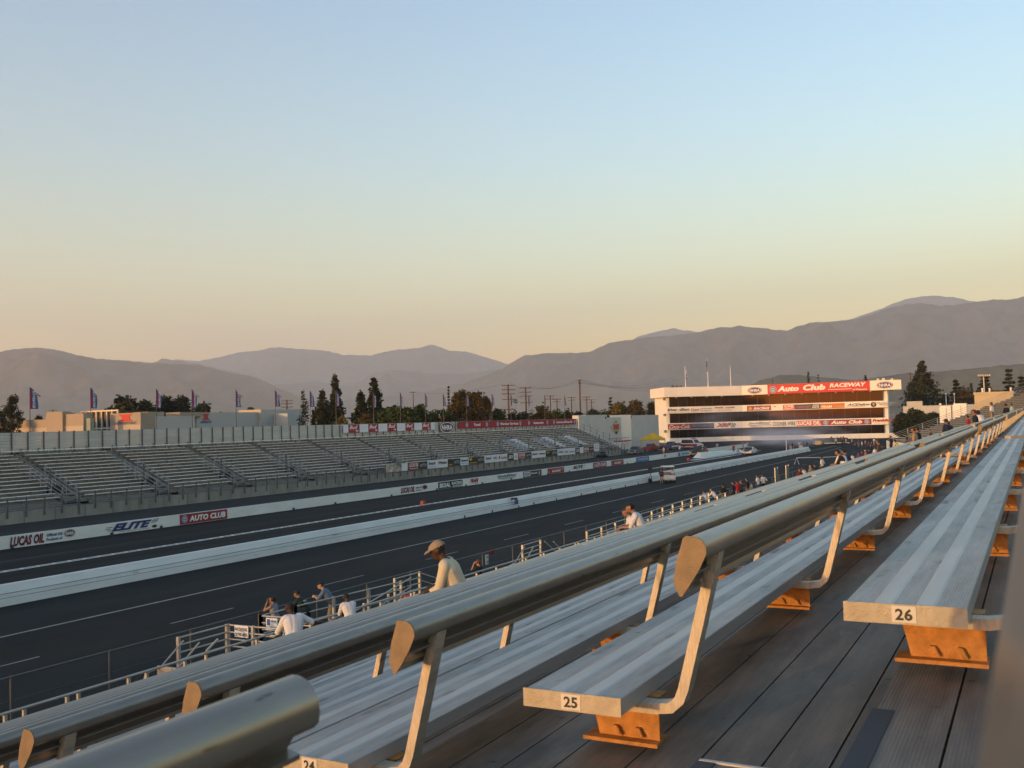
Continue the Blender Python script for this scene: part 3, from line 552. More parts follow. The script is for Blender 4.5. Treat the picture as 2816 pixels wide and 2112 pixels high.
# ---- banners on the front fence
FYB = 75.34
def fb(a, b, m, label, z0=1.18, z1=2.2): return banner(a, b, z0, z1, m, label, FYB, 'fence_banner', 'banner', 'banners on the front fence')
def put(t, s, fx0, fx1, fz0, fz1, wd, h, m, sh=0): text(s, t, m, (wd*fx0, -.08, h*fz0), U1, V1, wd*(fx1-fx0), h*(fz1-fz0), sh, .03)
SKIN_B = mat('photo_print', (.42,.30,.22), .8, var=.8, scale=1.3, var2=(.68,.6,.52)); YBK = mat('dark_gold_print', (.03,.028,.022), .8)
ZC = 1050; zc = lambda a: 1050+a*.1808; ze = lambda a: 1350+a*.1808
t, wd, h = fb(zc(38), zc(160), SKIN_B, 'photo-printed banner at the left end of the front fence banners'); 
t, wd, h = fb(zc(162), zc(280), mat('photo_print_dark', (.30,.22,.17), .8, var=.9, scale=1.7, var2=(.6,.55,.5)), 'darker photo-printed banner, second from the left on the front fence')
t, wd, h = fb(zc(284), zc(372), WCL, 'plain white banner left of the red and white oil banner'); 
def lucas(a, b, lb):
    t, wd, h = fb(a, b, RED, lb); put(t, 'LUCAS OIL', .06, .94, .42, .9, wd, h, WLET, .1); put(t, 'PRODUCTS', .1, .9, .12, .26, wd, h, WLET); return t
lucas(zc(386), zc(538), 'red oil banner with white letters, leftmost on the front fence')
def nitto(a, b, lb, s='NITTO'):
    t, wd, h = fb(a, b, BLK2, lb); put(t, s, .12, .9, .3, .72, wd, h, mat('dim_white',(.36,.36,.36),.7), .1); return t
nitto(zc(544), zc(672), 'black tyre banner right of the leftmost red oil banner')
t, wd, h = fb(zc(676), zc(982), WCL, 'wide white banner with two small logos right of the first black banner', 1.12, 2.3); put(t, 'Rewards', .05,.38,.45,.8,wd,h,NAVY,.3); put(t,'Whelen',.52,.94,.42,.78,wd,h,MAR,.1); put(t,'member services',.06,.4,.16,.24,wd,h,BLUE)
t, wd, h = fb(zc(984), zc(1062), YBK, 'narrow black and gold banner right of the wide white one'); put(t,'TURBO',.15,.85,.12,.32,wd,h,YEL,.2)
nitto(zc(1066), zc(1172), 'black tyre banner left of the small square white banner')
t, wd, h = fb(zc(1176), zc(1300), WCL, 'small square white banner with a blue logo in mid front fence', 1.12, 2.3); put(t,'Rewards',.08,.9,.45,.8,wd,h,NAVY,.3); put(t,'member services',.1,.9,.18,.28,wd,h,BLUE)
t, wd, h = fb(zc(1304), zc(1428), YBK, 'black banner with a yellow cap emblem right of the small white banner'); mb = MB().disc((wd*.22,-.08,h*.7),U1,V1,wd*.17,h*.18,14); mb.build('emblem', YEL, t, fix=False); put(t,'PERFORMANCE',.04,.96,.1,.26,wd,h,YEL,.2)
nitto(zc(1432), zc(1538), 'black tyre banner left of the white banner with a red diamond')
t, wd, h = fb(zc(1542), zc(1890), WCL, 'wide white banner with red diamond and grey emblem', 1.12, 2.3); put(t,'Rewards',.05,.28,.42,.8,wd,h,NAVY,.3); put(t,'NHRA',.38,.54,.4,.72,wd,h,GREYL); mb = MB().disc((wd*.64,-.08,h*.55),U1,V1,wd*.035,h*.3,4); mb.build('red_diamond', RED2, t, fix=False); put(t,'Lucas',.72,.96,.36,.72,wd,h,RED2)
t, wd, h = fb(ze(232), ze(326), BLK2, 'black banner with slanted white ZEX lettering'); put(t,'ZEX',.08,.94,.3,.75,wd,h,WLET,.4)
t, wd, h = fb(ze(330), ze(392), WCL, 'white part-green banner left of the second red oil banner'); put(t,'GO',.3,.7,.3,.7,wd,h,mat('letter_green',(.10,.28,.08),.7),.2)
lucas(ze(392), ze(504), 'red oil banner, second from the left on the front fence')
nitto(ze(508), ze(596), 'black tyre banner right of the second red oil banner')
t, wd, h = fb(ze(602), ze(814), WCL, 'wide white two-logo banner below the white and blue seat covers', 1.12, 2.3); put(t,'Rewards',.05,.38,.42,.78,wd,h,NAVY,.3); put(t,'Whelen',.52,.94,.42,.72,wd,h,MAR,.1)
t, wd, h = fb(ze(818), ze(900), YBK, 'black and yellow banner right of the second wide white banner'); put(t,'TURBO',.1,.6,.5,.8,wd,h,YEL,.2)
nitto(ze(902), ze(990), 'dim black banner left of the rightmost wide white banner')
t, wd, h = fb(ze(996), ze(1264), WCL, 'rightmost wide white banner on the front fence', 1.12, 2.3); put(t,'Rewards',.05,.3,.4,.76,wd,h,NAVY,.3); put(t,'NHRA',.4,.58,.3,.66,wd,h,GREYL); put(t,'Lucas',.68,.95,.3,.66,wd,h,GREYL)
t, wd, h = fb(ze(1268), ze(1332), BLK2, 'small black ZEX banner left of the third red oil banner'); put(t,'ZEX',.1,.9,.3,.75,wd,h,WLET,.4)
t, wd, h = fb(ze(1334), ze(1390), WCL, 'small white banner left of the third red oil banner')
lucas(ze(1392), ze(1474), 'red oil banner, rightmost of the three on the front fence')
nitto(ze(1476), ze(1548), 'dim maroon-black banner right of the rightmost red oil banner')
t, wd, h = fb(ze(1552), ze(1628), WCL, 'square white banner with a grey ring emblem, last on the front fence', 1.25, 2.75); mb = MB().disc((wd*.5,-.08,h*.55),U1,V1,wd*.3,h*.3,20,0).disc((wd*.5,-.085,h*.55),U1,V1,wd*.22,h*.22,20,1); mb.build('ring', [GREYL, WCL], t, fix=False)
# ---- cloths laid on seats in three sections
CHK = mat('bunting_cloth_dark', (.10,.10,.12), .8, var=.9, scale=2.6, var2=(.62,.63,.68)); CHR = mat('bunting_cloth_red', (.33,.16,.17), .8, var=.9, scale=2.2, var2=(.66,.62,.64))
for i, (pxa, pxb, pxc, m, lb) in enumerate(((1385,1413,1428,CHK,'black and white cloth with a pale strip on seats, left of three'),(1463,1497,1515,CHR,'red and white cloth with a pale strip on seats, middle of three'),(1540,1557,1574,CHK,'dark cloth with a pale strip on seats, right of three'))):
    Yc = 82.; xa, xb, xc = Xat(pxa, Yc), Xat(pxb, Yc), Xat(pxc, Yc); t = thing('seat_cloth', lb, 'seat cloth', (0,0,0), 0, 'cloths over the far seats')
    for nm, x0, x1, mm_ in (('printed_part', xa, xb, m), ('pale_part', xb+.03, xc, WCL)):
        mb = MB()
        for k in range(3, 9):
            y, z = fy(k), fz(k)+.025; mb.box(x0, x1, y-.02, y+.30, z, z+.02); mb.add([(x0,y-.02,z),(x1,y-.02,z),(x1,y-.10,z-.28),(x0,y-.10,z-.28)], [(0,1,2,3)])
        mb.build(nm, mm_, t)
# end handrail of the far stand
t = thing('end_railing', 'dark posts with thin rails stepping down the right end of the far grandstand', 'railing', (0,0,0)); mb = MB()
for z in (.5,1.1): mb.tube([(191.3,76.2,1.5+z),(191.3,86.6,5.7+z)], .035, 6)
mb.build('rails', WIRE, t)
for j in range(8): mb = MB(); y = 76.4+1.45*j; z = 1.0+.415*(y-76); mb.box(191.26,191.34,y,y+.08,z,z+1.75); mb.build('post', DKS, t)
mb = MB(); mb.box(191.5, 192.2, 75.9, 87, -.1, .5); mb.build('end_kerb', CONC, t)
mb = MB(); 
for k in range(-1, NR+1): mb.quad((191.05,fy(k)-.32,-.1),(191.05,fy(k)+.4,-.1),(191.05,fy(k)+.4,fz(k)-.44),(191.05,fy(k)-.32,fz(k)-.44))
mb.build('end_skirt', FT, t)
# ================================================================ TOWER, WALLS AND BUILDINGS
CREAM = mat('cream_render', (.74,.71,.65), .8, var=.06, scale=.25, stain=((.64,.60,.54), .5, .66)); CREAM2 = mat('sign_cream', (.74,.70,.62), .7)
PALEW = mat('pale_block_wall', (.50,.49,.46), .85, var=.07, scale=.3, bump=.12, bscale=6)
GLS = bpy.data.materials.new('tinted_glass'); GLS.use_nodes = True; _b = GLS.node_tree.nodes['Principled BSDF']; _b.inputs['Base Color'].default_value = (.012,.009,.008,1); _b.inputs['Roughness'].default_value = .05; _b.inputs['Specular IOR Level'].default_value = .22
TL, TM, TR = Vector((271.5,94.4,0)), Vector((285.2,76.2,0)), Vector((289.0,36.6,0))
t = thing('race_tower', 'wide cream three-storey control tower with dark glass bands and sponsor signs', 'tower', (0,0,0))
def wing(a, b):
    u = (b-a).normalized(); n = Vector((u.y, -u.x, 0))
    if n.x > 0: n = -n
    return u, n, (b-a).length
LV = dict(roof=16.0, fb=13.25, b2t=10.35, b2b=8.5, b1t=5.65, b1b=3.75, sk=1.35)
MULL = mat('bronze_mullion', (.05,.035,.025), .5)
WG = []
for a, b in ((TL, TM), (TM, TR)):
    u, n, L = wing(a, b); WG.append((a, u, n, L))
def wp(wg, s, off, z): a, u, n, L = wg; return a+u*s+n*off+Vector((0,0,z))
def wbox(mb, wg, s0, s1, o0, o1, z0, z1, mi=0):
    c = wp(wg, (s0+s1)/2, (o0+o1)/2, (z0+z1)/2); return mb.obox(c, wg[1]*(s1-s0)/2, wg[2]*(o1-o0)/2, Vector((0,0,(z1-z0)/2)), mi)
L0, L1 = WG[0][3], WG[1][3]
mb = MB(); wbox(mb, WG[0], 0, L0+4, -12, -1.0, 0, 15.6); wbox(mb, WG[1], -4, L1, -12.02, -1.02, 0, 15.62); mb.build('wall', CREAM, t)
mb = MB(); wbox(mb, WG[0], -1.2, L0+.35, -12.5, 1.5, LV['fb'], LV['roof']); f0 = mb.build('roof_fascia', CREAM, t)
mb = MB(); wbox(mb, WG[1], .30, L1+1.6, -12.6, 1.5, LV['fb']+.01, LV['roof']-.01); f1 = mb.build('roof_fascia', CREAM, t)
for zb, zt in ((LV['b2b'],LV['b2t']),(LV['b1b'],LV['b1t']),(-.2,LV['sk'])):
    mb = MB(); wbox(mb, WG[0], 0, L0+.1, -1.2, .5, zb, zt); mb.build('sign_band', CREAM, t); mb = MB(); wbox(mb, WG[1], .08, L1 if zb > 3 else L1+8, -1.2, .5, zb+.01, zt-.01); mb.build('sign_band', CREAM, t)
for zb, zt in ((LV['b2t'],LV['fb']),(LV['b1t'],LV['b2b']),(LV['sk'],LV['b1b'])):
    for q, wg in enumerate(WG):
        L = wg[3]; mb = MB(); wbox(mb, wg, .9 if q == 0 else 0, L-(1.2 if q else -.2), -1.2, -.35, zb+.003, zt-.003); g = mb.build('window_band', GLS, t)
        mb = MB(); nn = 8 if q == 0 else 11
        for i in range(1, nn): s = .9+(L-2)*i/nn; wbox(mb, wg, s-.05, s+.05, -.36, -.32, zb+.004, zt-.004)
        mb.build('mullion', MULL, g)
# sloped dark return at the left glass ends
mb = MB()
for i in range(4): wbox(mb, WG[0], 2.2+i*4.6, 2.7+i*4.6, .8, 1.15, LV['fb']-.35, LV['fb']-.02)
for i in range(8): wbox(mb, WG[1], 3+i*4.6, 3.5+i*4.6, .8, 1.15, LV['fb']-.33, LV['fb']-.02)
mb.build('soffit_lamp', mat('lamp_housing',(.30,.27,.22),.6), t)
mb = MB(); wbox(mb, WG[0], 1.2, 2.0, .4, .9, 16.0, 16.6); wbox(mb, WG[0], 2.6, 3.2, .3, .7, 16.0, 16.55); wbox(mb, WG[0], 3.8, 4.4, .3, .8, 16.0, 16.5); mb.build('floodlight', DKS, t)
mb = MB(); wbox(mb, WG[1], L1-2.6, L1-1.9, 1.0, 1.6, 15.99, 16.5); wbox(mb, WG[1], L1-1.2, L1-.4, .9, 1.5, 15.99, 16.55); wbox(mb, WG[1], L1+1.0, L1+1.6, -3, -2.2, 15.99, 16.5); mb.build('floodlight', mat('floodlight_pale',(.55,.5,.42),.5), t)
for i, z in enumerate((12.4,7.8,3.0)): mb = MB(); wbox(mb, WG[0], -.02, -.55, -2.2, -1.2, z, z+.7); mb.build('vent', GRY, t)
def tsgn(wg, par, px0, px1, z0, z1, off, m=None, name='sign_panel'):
    """panel between two photo columns on a wing; returns (object, place-text function)"""
    a, u, n, L = wg
    def s_at(px):
        d = ray(px, hor(px)); A = a+n*off; den = d.x*u.y-d.y*u.x; return (A.y*d.x-A.x*d.y)/(-den)
    s0, s1 = s_at(px0), s_at(px1); o = None
    if m:
        mb = MB(); wbox(mb, wg, s0, s1, off+.01, off+.05, z0, z1); o = mb.build(name, m, par)
    def tx(s, f0, f1, g0, g1, ml, sh=0, bd=.03, nm='sign_lettering'):
        return text(s, o or par, ml, wp(wg, s0+(s1-s0)*f0, off+.05, z0+(z1-z0)*g0), u, (0,0,1), (s1-s0)*(f1-f0), (z1-z0)*(g1-g0), sh, bd, nm, .03)
    def pt(f, g): return wp(wg, s0+(s1-s0)*f, off+.06, z0+(z1-z0)*g)
    return o, tx, pt, s1-s0
q5 = lambda a: 1800+a*.1808; q6 = lambda a: 2100+a*.1808
BR = mat('sign_red', (.50,.035,.028), .55); ORS = mat('sign_orange', (.50,.17,.03), .6); SLATEB = mat('sign_slate', (.05,.065,.12), .6)
u1 = WG[1][1]; zf0, zf1 = LV['fb'], LV['roof']
o, tx, pt, wd = tsgn(WG[1], f1, q5(1345), q5(1732), zf0+.05, zf1-.05, 1.5, CREAM2); oval(o, pt(.50,.46), u1, V1, wd*.28, .98, 'NHRA', RED, NAVY, 'emblem', .05)
o, tx, pt, wd = tsgn(WG[1], f1, q5(1733), q6(1633), zf0+.0, zf1-.02, 1.5, BR); roundel(o, pt(.055,.45), u1, V1, 1.0, .04)
tx('Auto', .10,.315,.22,.80,WLET,.2,.05); tx('Club', .355,.575,.24,.86,WLET,.2,.05); tx('RACEWAY', .615,.965,.46,.88,WLET,.2,.04); tx('of Pomona', .835,.97,.10,.26,WLET,.2,.02)
mb = MB(); c0, c1 = pt(.60,.26), pt(.825,.26); mb.bar(c0, c1, .04, .13); mb.build('sign_stripe', WLET, o)
o, tx, pt, wd = tsgn(WG[1], f1, q6(1636), q6(2110), zf0+.05, zf1-.05, 1.5, CREAM2); oval(o, pt(.48,.5), u1, V1, wd*.265, .98, 'NHRA', RED, NAVY, 'emblem', .05)
b2b, b2t, b1b, b1t = LV['b2b'], LV['b2t'], LV['b1b'], LV['b1t']
def band(wg, px0, px1, top, m=None): z0, z1 = (b2b+.15, b2t-.3) if top else (b1b+.15, b1t-.25); return tsgn(wg, t, px0, px1, z0, z1, .5, m)
o, tx, pt, wd = band(WG[0], q5(195), q5(535), True); tx('driver', 0,.44,.36,.95,mat('letter_char',(.06,.07,.08),.6)); tx('alliant', .55,1,.36,.95,mat('letter_alliant',(.10,.17,.22),.6)); tx('INSURANCE SERVICES', .02,.98,.05,.2,GREYL,0,0); tx('+', .47,.52,.45,.65,TEAL)
o, tx, pt, wd = band(WG[0], q5(550), q5(685), True); tx('Coors', .05,.98,.3,.85,mat('letter_dullred',(.28,.10,.10),.6),.2); tx('LIGHT', .1,.9,.06,.2,GREYL)
o, tx, pt, wd = band(WG[0], q5(698), q5(880), True); tx('RACING WHEELS', 0,1,.58,.86,GREYL,.2); tx('909 622-2131', 0,1,.14,.42,GREYL,.2)
o, tx, pt, wd = band(WG[0], q5(915), q5(1218), True); tx('FRANK', .0,.46,.68,.96,RED2,.3,.05); tx('DODGER', .54,1,.68,.96,RED2,.3,.04); tx('auto parts center', .18,.8,.46,.58,GREYL,0,.01); tx('quality service and parts', .1,.9,.26,.38,BLUE,0,.01); tx('www.raceway.com', .15,.85,.06,.18,RED2,0,.01)
o, tx, pt, wd = band(WG[1], q5(1410), q5(1776), True, RED); tx('RACING', .27,.95,.15,.7,CREAM2,.4,.05); tx('Premium Roast', .3,.9,.74,.92,mat('advert_gold',(.45,.28,.07),.6),.1,.01); MB().disc(pt(.13,.45), u1, V1, wd*.08, .5, 8).build('emblem', mat('advert_gold',(.45,.28,.07),.6), o, fix=False)
o, tx, pt, wd = band(WG[1], q5(1810), q5(1850), True); tx('TRIM', 0,1,.62,.82,BLK2,0,.03)
o, tx, pt, wd = band(WG[1], q6(300), q6(478), True, BR); tx('CAR', .08,.94,.50,.92,CREAM2,0,.05); tx('CRAFT', .08,.94,.08,.42,CREAM2,0,.04)
o, tx, pt, wd = band(WG[1], q6(479), q6(866), True, SLATEB); tx('CARQUEST', .06,.64,.2,.68,mat('letter_pinkred',(.42,.10,.12),.6),.2,.03); tx('AUTO', .70,.95,.54,.86,CREAM2,.2,.04); tx('PARTS', .68,.96,.16,.48,CREAM2,.2,.04)
o, tx, pt, wd = band(WG[1], q6(867), q6(1237), True, ORS); tx('FRAM', .05,.48,.14,.6,CREAM2,.1,.05); tx('Autolite', .55,.96,.18,.56,mat('letter_tan',(.45,.33,.22),.6),.1,.03)
o, tx, pt, wd = band(WG[1], q6(1250), q6(1625), True); tx('ACDelco', .06,.98,.36,.86,mat('letter_slate',(.10,.14,.22),.6),.35,.05); mb = MB(); mb.bar(pt(.0,.17), pt(.8,.24), .04, .09); mb.build('sign_stripe', RED2, t)
o, tx, pt, wd = band(WG[1], q6(1640), q6(2045), True); MB().disc(pt(.09,.5), u1, V1, .75, .72, 18, 0).disc(pt(.10,.56), u1, V1, .3, .45, 10, 1).build('emblem', [BLK2, CREAM2], t, fix=False); tx('STRATEGIC CAPITAL', .22,.92,.66,.92,GREYL,0,.03); tx('MANAGEMENT', .32,.82,.38,.62,GREYL,0,.03); tx('INVESTMENTS', .38,.76,.12,.28,GREYL,0,.01)
o, tx, pt, wd = band(WG[0], q5(198), q5(560), False, RED); tx('Coca-Cola', .05,.92,.14,.86,WLET,.5,.01)
o, tx, pt, wd = band(WG[0], q5(561), q5(900), False, SLATEB); tx('StriVectin-SD', .02,.96,.36,.86,GREYL,0,.02)
o, tx, pt, wd = band(WG[0], q5(925), q5(1160), False); tx('XRP', 0,1,.16,.92,RED2,.4,.08)
mb = MB(); o, tx, pt, wd = band(WG[0], q5(1150), q5(1235), False)
for i in range(4):
    for j in range(4):
        if (i+j) % 2: c = pt(.1+.2*i+.08*j, .15+.2*j); mb.obox(c, WG[0][1]*wd*.1, WG[0][2]*.02, Vector((0,0,.14)))
mb.build('chequered_emblem', BLK2, t)
o, tx, pt, wd = band(WG[1], q5(1420), q5(1765), False); tx('GoldStar', .02,1,.58,.95,GREYL,.0,.06); tx('Pavement Sealers', 0,1,.28,.54,GREYL,0,.04); tx('A DIVISION OF GOLDSTAR ASPHALT', .05,.98,.08,.2,GREYL,0,0)
o, tx, pt, wd = band(WG[1], q5(1792), q6(480), False); tx('COONER WIRE', 0,1,.1,.9,mat('letter_char',(.06,.07,.08),.6),.05,.03)
o, tx, pt, wd = band(WG[1], q6(495), q6(870), False, BR); tx('LUCAS OIL', .03,.98,.12,.9,CREAM2,.0,.05)
o, tx, pt, wd = band(WG[1], q6(871), q6(1633), False, RED); roundel(o, pt(.09,.5), u1, V1, .68, .04); tx('Auto Club', .19,.82,.18,.84,CREAM2,.25,.05); roundel(o, pt(.91,.5), u1, V1, .68, .04)
o, tx, pt, wd = band(WG[1], q6(1650), q6(2015), False); tx('Frank&Son', .0,.98,.42,.96,mat('letter_brick',(.34,.05,.03),.6),.2,.07); tx('COLLECTIBLE SHOW', .04,.98,.12,.26,GREYL,0,.01)
# ---- flag poles on the roof
def pole(px, top, label, name='flagpole'):
    wg = WG[0]; a, u, n, L = wg; A = a+n*.2; d = ray(px, hor(px)); den = d.x*u.y-d.y*u.x; s = (A.y*d.x-A.x*d.y)/(-den); p = A+u*s
    t = thing(name, label, 'flagpole', (p.x, p.y, 16.0)); D_ = (p-Vector((0,0,0))).dot(FW); z = ond(px, top, D_).z-16.0
    mb = MB(); mb.tube([(0,0,0),(0,0,z)], [.11,.06], 8); mb.build('pole', WLET, t); mb = MB(); mb.ball((0,0,z+.08), .12); mb.build('finial', mat('gilt',(.5,.38,.12),.4,.6), t); return t, z
def hang(t, z, w_, h, cols, name, seed):
    """a flag hanging in folds: horizontal stripes of cols (top..bottom fractions)"""
    n, m = 12, 22; mb = MB(); vs = []
    for i in range(n+1):
        for j in range(m+1):
            f = i/n; g = j/m; vs.append((-f*w_*.55*(1-.15*g), .18*sin(f*9+g*2+seed)*f*w_*.3, z-.1-g*h-f*h*.28))
    for i in range(n):
        for j in range(m): mb.add([vs[i*(m+1)+j], vs[(i+1)*(m+1)+j], vs[(i+1)*(m+1)+j+1], vs[i*(m+1)+j+1]], [(0,1,2,3)], cols(i/n, j/m), True)
    ma = [WLET, mat('flag_red',(.42,.03,.04),.8), mat('flag_navy',(.03,.04,.16),.8), mat('flag_brown',(.10,.06,.04),.8)]
    o = mb.build(name, ma, t, fix=False); return o
t1, z = pole(1888.5, 1007, 'white roof flagpole with a white flag bearing a brown bear and red bottom stripe'); o = hang(t1, z-.1, 2.6, 2.9, lambda f, g: 1 if g > .80 else (3 if .25 < f < .8 and .38 < g < .66 else (1 if f < .25 and g < .25 else 0)), 'flag', 1); o.scale.x = -1
t1, z = pole(1950.5, 985, 'white roof flagpole flying a red, white and blue striped flag'); hang(t1, z-.6, 2.8, 3.0, lambda f, g: 2 if f < .42 and g < .52 else int(g*13) % 2 == 0 and 1 or 0, 'flag', 2)
pole(2013, 1004, 'bare white flagpole on the tower roof, right of the two flags')
# ---- white walls left of the tower
WY = 88.0
t = thing('start_wall', 'white block wall with stepped pylons between far grandstand and tower', 'wall', (0,0,0))
XA = [Xat(p, WY) for p in (1595, 1611, 1666, 1711, 1733, 1807)]
mb = MB(); mb.box(193, XA[1], WY-.9, WY+.6, -.1, 8.35); mb.box(XA[1]-.3, XA[2], WY-.3, WY+1.2, -.1, 8.4); mb.box(XA[1]-.5,XA[1]+.6,WY-1.1,WY-.3,6.2,6.45); mb.build('pylon', PALEW, t)
mb = MB(); mb.box(XA[2], XA[3], WY+.3, WY+.9, -.1, 7.75); mb.build('wall_panel', PALEW, t)
mb = MB(); mb.prism([(XA[3],WY+3.2),(XA[4],WY-.2),(XA[4]+1,WY+3.2)], -.1, 8.3, 'z'); mb.build('pylon', CREAM, t)  # lighter cream than the wall beside it: sunlight on this face put into colour
mb = MB(); mb.box(XA[4]+.02, XA[5]+.5, WY-.2, WY+.5, -.1, 8.15); mb.build('wall_panel', PALEW, t)
mb = MB(); mb.box(XA[2]-1.2, XA[2]-.5, WY-.34, WY-.302, 7.5, 7.95); mb.box(XA[4]-.1, XA[4]+.5, WY-.24, WY-.202, 7.5, 7.9); mb.build('vent', BLK2, t)
cx = Xat(1693, WY+.3); cz = 5.35; t2 = thing('diamond_sign', 'red and gold diamond emblem sign on the white wall', 'sign', (cx, WY+.24, cz)); TAN = mat('emblem_gold',(.36,.24,.10),.6)
r = (Xat(1708.5,WY)-Xat(1677.5,WY))/2
MB().disc((0,0,0),U1,V1,r,1.72,4,0).disc((0,-.02,0),U1,V1,r*.9,1.55,4,1).disc((0,-.03,-.9),U1,V1,r*.5,.42,4,0).build('emblem_face',[TAN,mat('sign_offwhite',(.50,.46,.38),.6)],t2,fix=False)
mb = MB(); mb.obox((0,-.05,.12),(r*.5,0,0),(0,.01,0),(0,0,.62)); mb.build('red_panel', mat('emblem_red',(.40,.05,.04),.6), t2); mb = MB().disc((0,-.045,-1.25),U1,V1,r*.25,.36,4); mb.build('dark_tip', BLK2, t2, fix=False); MB().disc((0,-.045,1.3),U1,V1,r*.22,.32,4).build('gold_tip', TAN, t2, fix=False)
t2 = thing('wall_bar', 'thin dark rail fixed across the white wall below the diamond sign', 'rail', (0,0,0)); mb = MB(); mb.bar((Xat(1668,WY),WY+.15,2.75),(Xat(1725,WY),WY-.3,2.85),.09); mb.build('rail', GRY, t2); mb = MB(); mb.tube([(Xat(1674,WY),WY-.1,0),(Xat(1674,WY),WY-.1,4.2)],.06,6); mb.build('upright', GRY, t2)
# ---- beige and grey industrial buildings beyond the far grandstand
BEI = mat('beige_render', (.30,.255,.20), .85, var=.05, scale=.2); BEI2 = mat('beige_band', (.39,.34,.27), .85); GRB = mat('grey_render', (.40,.41,.39), .85, var=.05, scale=.2); DGL = mat('dark_glazing', (.02,.018,.018), .15, spec=.6)
def wallbox(px0, px1, X, depthX, py_top, m, t, name='wall', z0=-.1, band=None):
    """box with a sunlit -X face spanning two photo columns at distance X"""
    y0, y1 = Yat(px1, X), Yat(px0, X); zt = onx((px0+px1)/2, py_top, X).z; mb = MB(); mb.box(X, X+depthX, y0, y1, z0, zt); o = mb.build(name, m, t)
    if band: zb = onx((px0+px1)/2, band, X).z; mb = MB(); mb.box(X-.04, X, y0+.01, y1-.01, z0, zb); mb.build('wall_band', BEI2, t)
    return o, y0, y1, zt
t = thing('warehouse', 'long low beige building behind the far grandstand at the left edge', 'building', (0,0,0))
wallbox(-60, 127, 122, 1.6, 1157, BEI, t, band=1179); wallbox(126, 230, 121.6, 2.0, 1139, BEI, t, band=1172); wallbox(128, 172, 121, 1.9, 1133, BEI, t)
_y = Yat(231, 121); mb = MB(); mb.box(121.5, 122.2, _y-1.3, _y-.05, 0, 10.2); mb.build('green_recess', mat('green_grey',(.22,.26,.22),.8), t)
t = thing('glass_atrium', 'dark glazed entrance hall with a cream grid frame beside the beige building', 'building', (0,0,0))
AX = 131.; y0, y1 = Yat(323, AX), Yat(222, AX); zt = onx(270, 1128, AX).z; mb = MB(); mb.box(AX+.3, AX+9, y0+.1, y1-.1, 0, zt-.3); mb.build('glazing', DGL, t)
FR = mat('cream_frame', (.60,.52,.42), .7); mb = MB()
for i in range(8): y = y0+(y1-y0)*i/7; mb.box(AX, AX+.3, y-.12, y+.12, 0, zt)
for i in range(8): zz = (0, .30, .62, .97)
for f in (.42,.70,.985): mb.box(AX+.02, AX+.28, y0, y1, zt*f-.14, zt*f+.14)
mb.build('grid_frame', FR, t)
t = thing('showroom', 'beige block with a large red emblem above dark blue lettering', 'building', (0,0,0)); o, y0, y1, zt = wallbox(303, 387, 127, 3.4, 1136, BEI, t, band=1169)
UU = (0,-1,0)
def emb(t, X, y0, y1, zt, f0, f1, g0, g1, word):
    """hourglass emblem on a -X face; reading direction runs towards -Y"""
    yy = lambda f: y1-(y1-y0)*f; pr = [(0,1),(1,1),(.97,.84),(.84,.80),(.80,.5),(.84,.2),(.97,.16),(1,0),(0,0),(.03,.16),(.20,.22),(.24,.5),(.16,.80),(.03,.84)]
    mb = MB(); mb.prism([(yy(f0+(f1-f0)*a), zt*(g0+(g1-g0)*b)) for a, b in pr], X-.09, X-.05); return mb.build('emblem', mat('emblem_signal_red',(.45,.04,.03),.6), t)
zr = lambda py, X: onx(345, py, X).z/zt
emb(t, 127, y0, y1, zt, .30, .74, zr(1159,127), zr(1139,127), ''); text('INFINISPORT', t, mat('letter_steelblue',(.09,.12,.19),.6), (126.93, y1-(y1-y0)*.16, zt*zr(1167,127)), UU, V1, (y1-y0)*.72, zt*(zr(1160,127)-zr(1167,127)), .3, .05)
t = thing('office_wing', 'low wing, cream sunlit side, grey shaded side, window strip between two emblem walls', 'building', (0,0,0)); o, y0, y1, zt = wallbox(388, 430, 130.5, 9.0, 1146, CREAM, t, z0=2.9+2.5); xr = Xat(536, y0); mb = MB(); mb.box(130.52, xr, y0-.05, y1-1, 5.5, zt-.01); mb.build('shaded_fascia', GRB, t)  # cream on the sunlit side, grey on the shaded: light put into colour
mb = MB(); mb.box(131.5, xr-1, y0+.8, y1-1, 0, 5.4); mb.build('window_strip', DGL, t); mb = MB()
for i in range(8): x = 131.5+(xr-133)*i/7; mb.box(x, x+(.5 if i % 2 == 0 else .12), y0+.7, y0+.79, 0, 5.4)
mb.build('window_post', GRB, t); mb = MB(); mb.box(133, 137, y0+5, y0+9, zt, zt+1.0); mb.box(141, 147, y0+5, y0+9, zt, zt+.9); mb.build('roof_plant', mat('plant_tan',(.30,.25,.19),.8), t)
t = thing('factory', 'pale grey boxy building with red emblem and blue lettering behind far bleachers', 'building', (0,0,0)); o, y0, y1, zt = wallbox(517, 541, 146, 20, 1135, GRB, t)
mb = MB(); mb.quad((145.96,y0,zt-1.6),(145.96,y1,zt-1.6),(145.96,y1,zt-.02),(145.96,y0,zt-.02)); mb.build('wall_band', BEI2, t); x1 = Xat(672, y0); mb = MB(); mb.box(166.02, x1, y0+.02, y0+16, 0, zt-.03); mb.build('wall', GRB, t)  # beige band paints the sunlit top of this grey wall
xm = lambda px: Xat(px, y0)
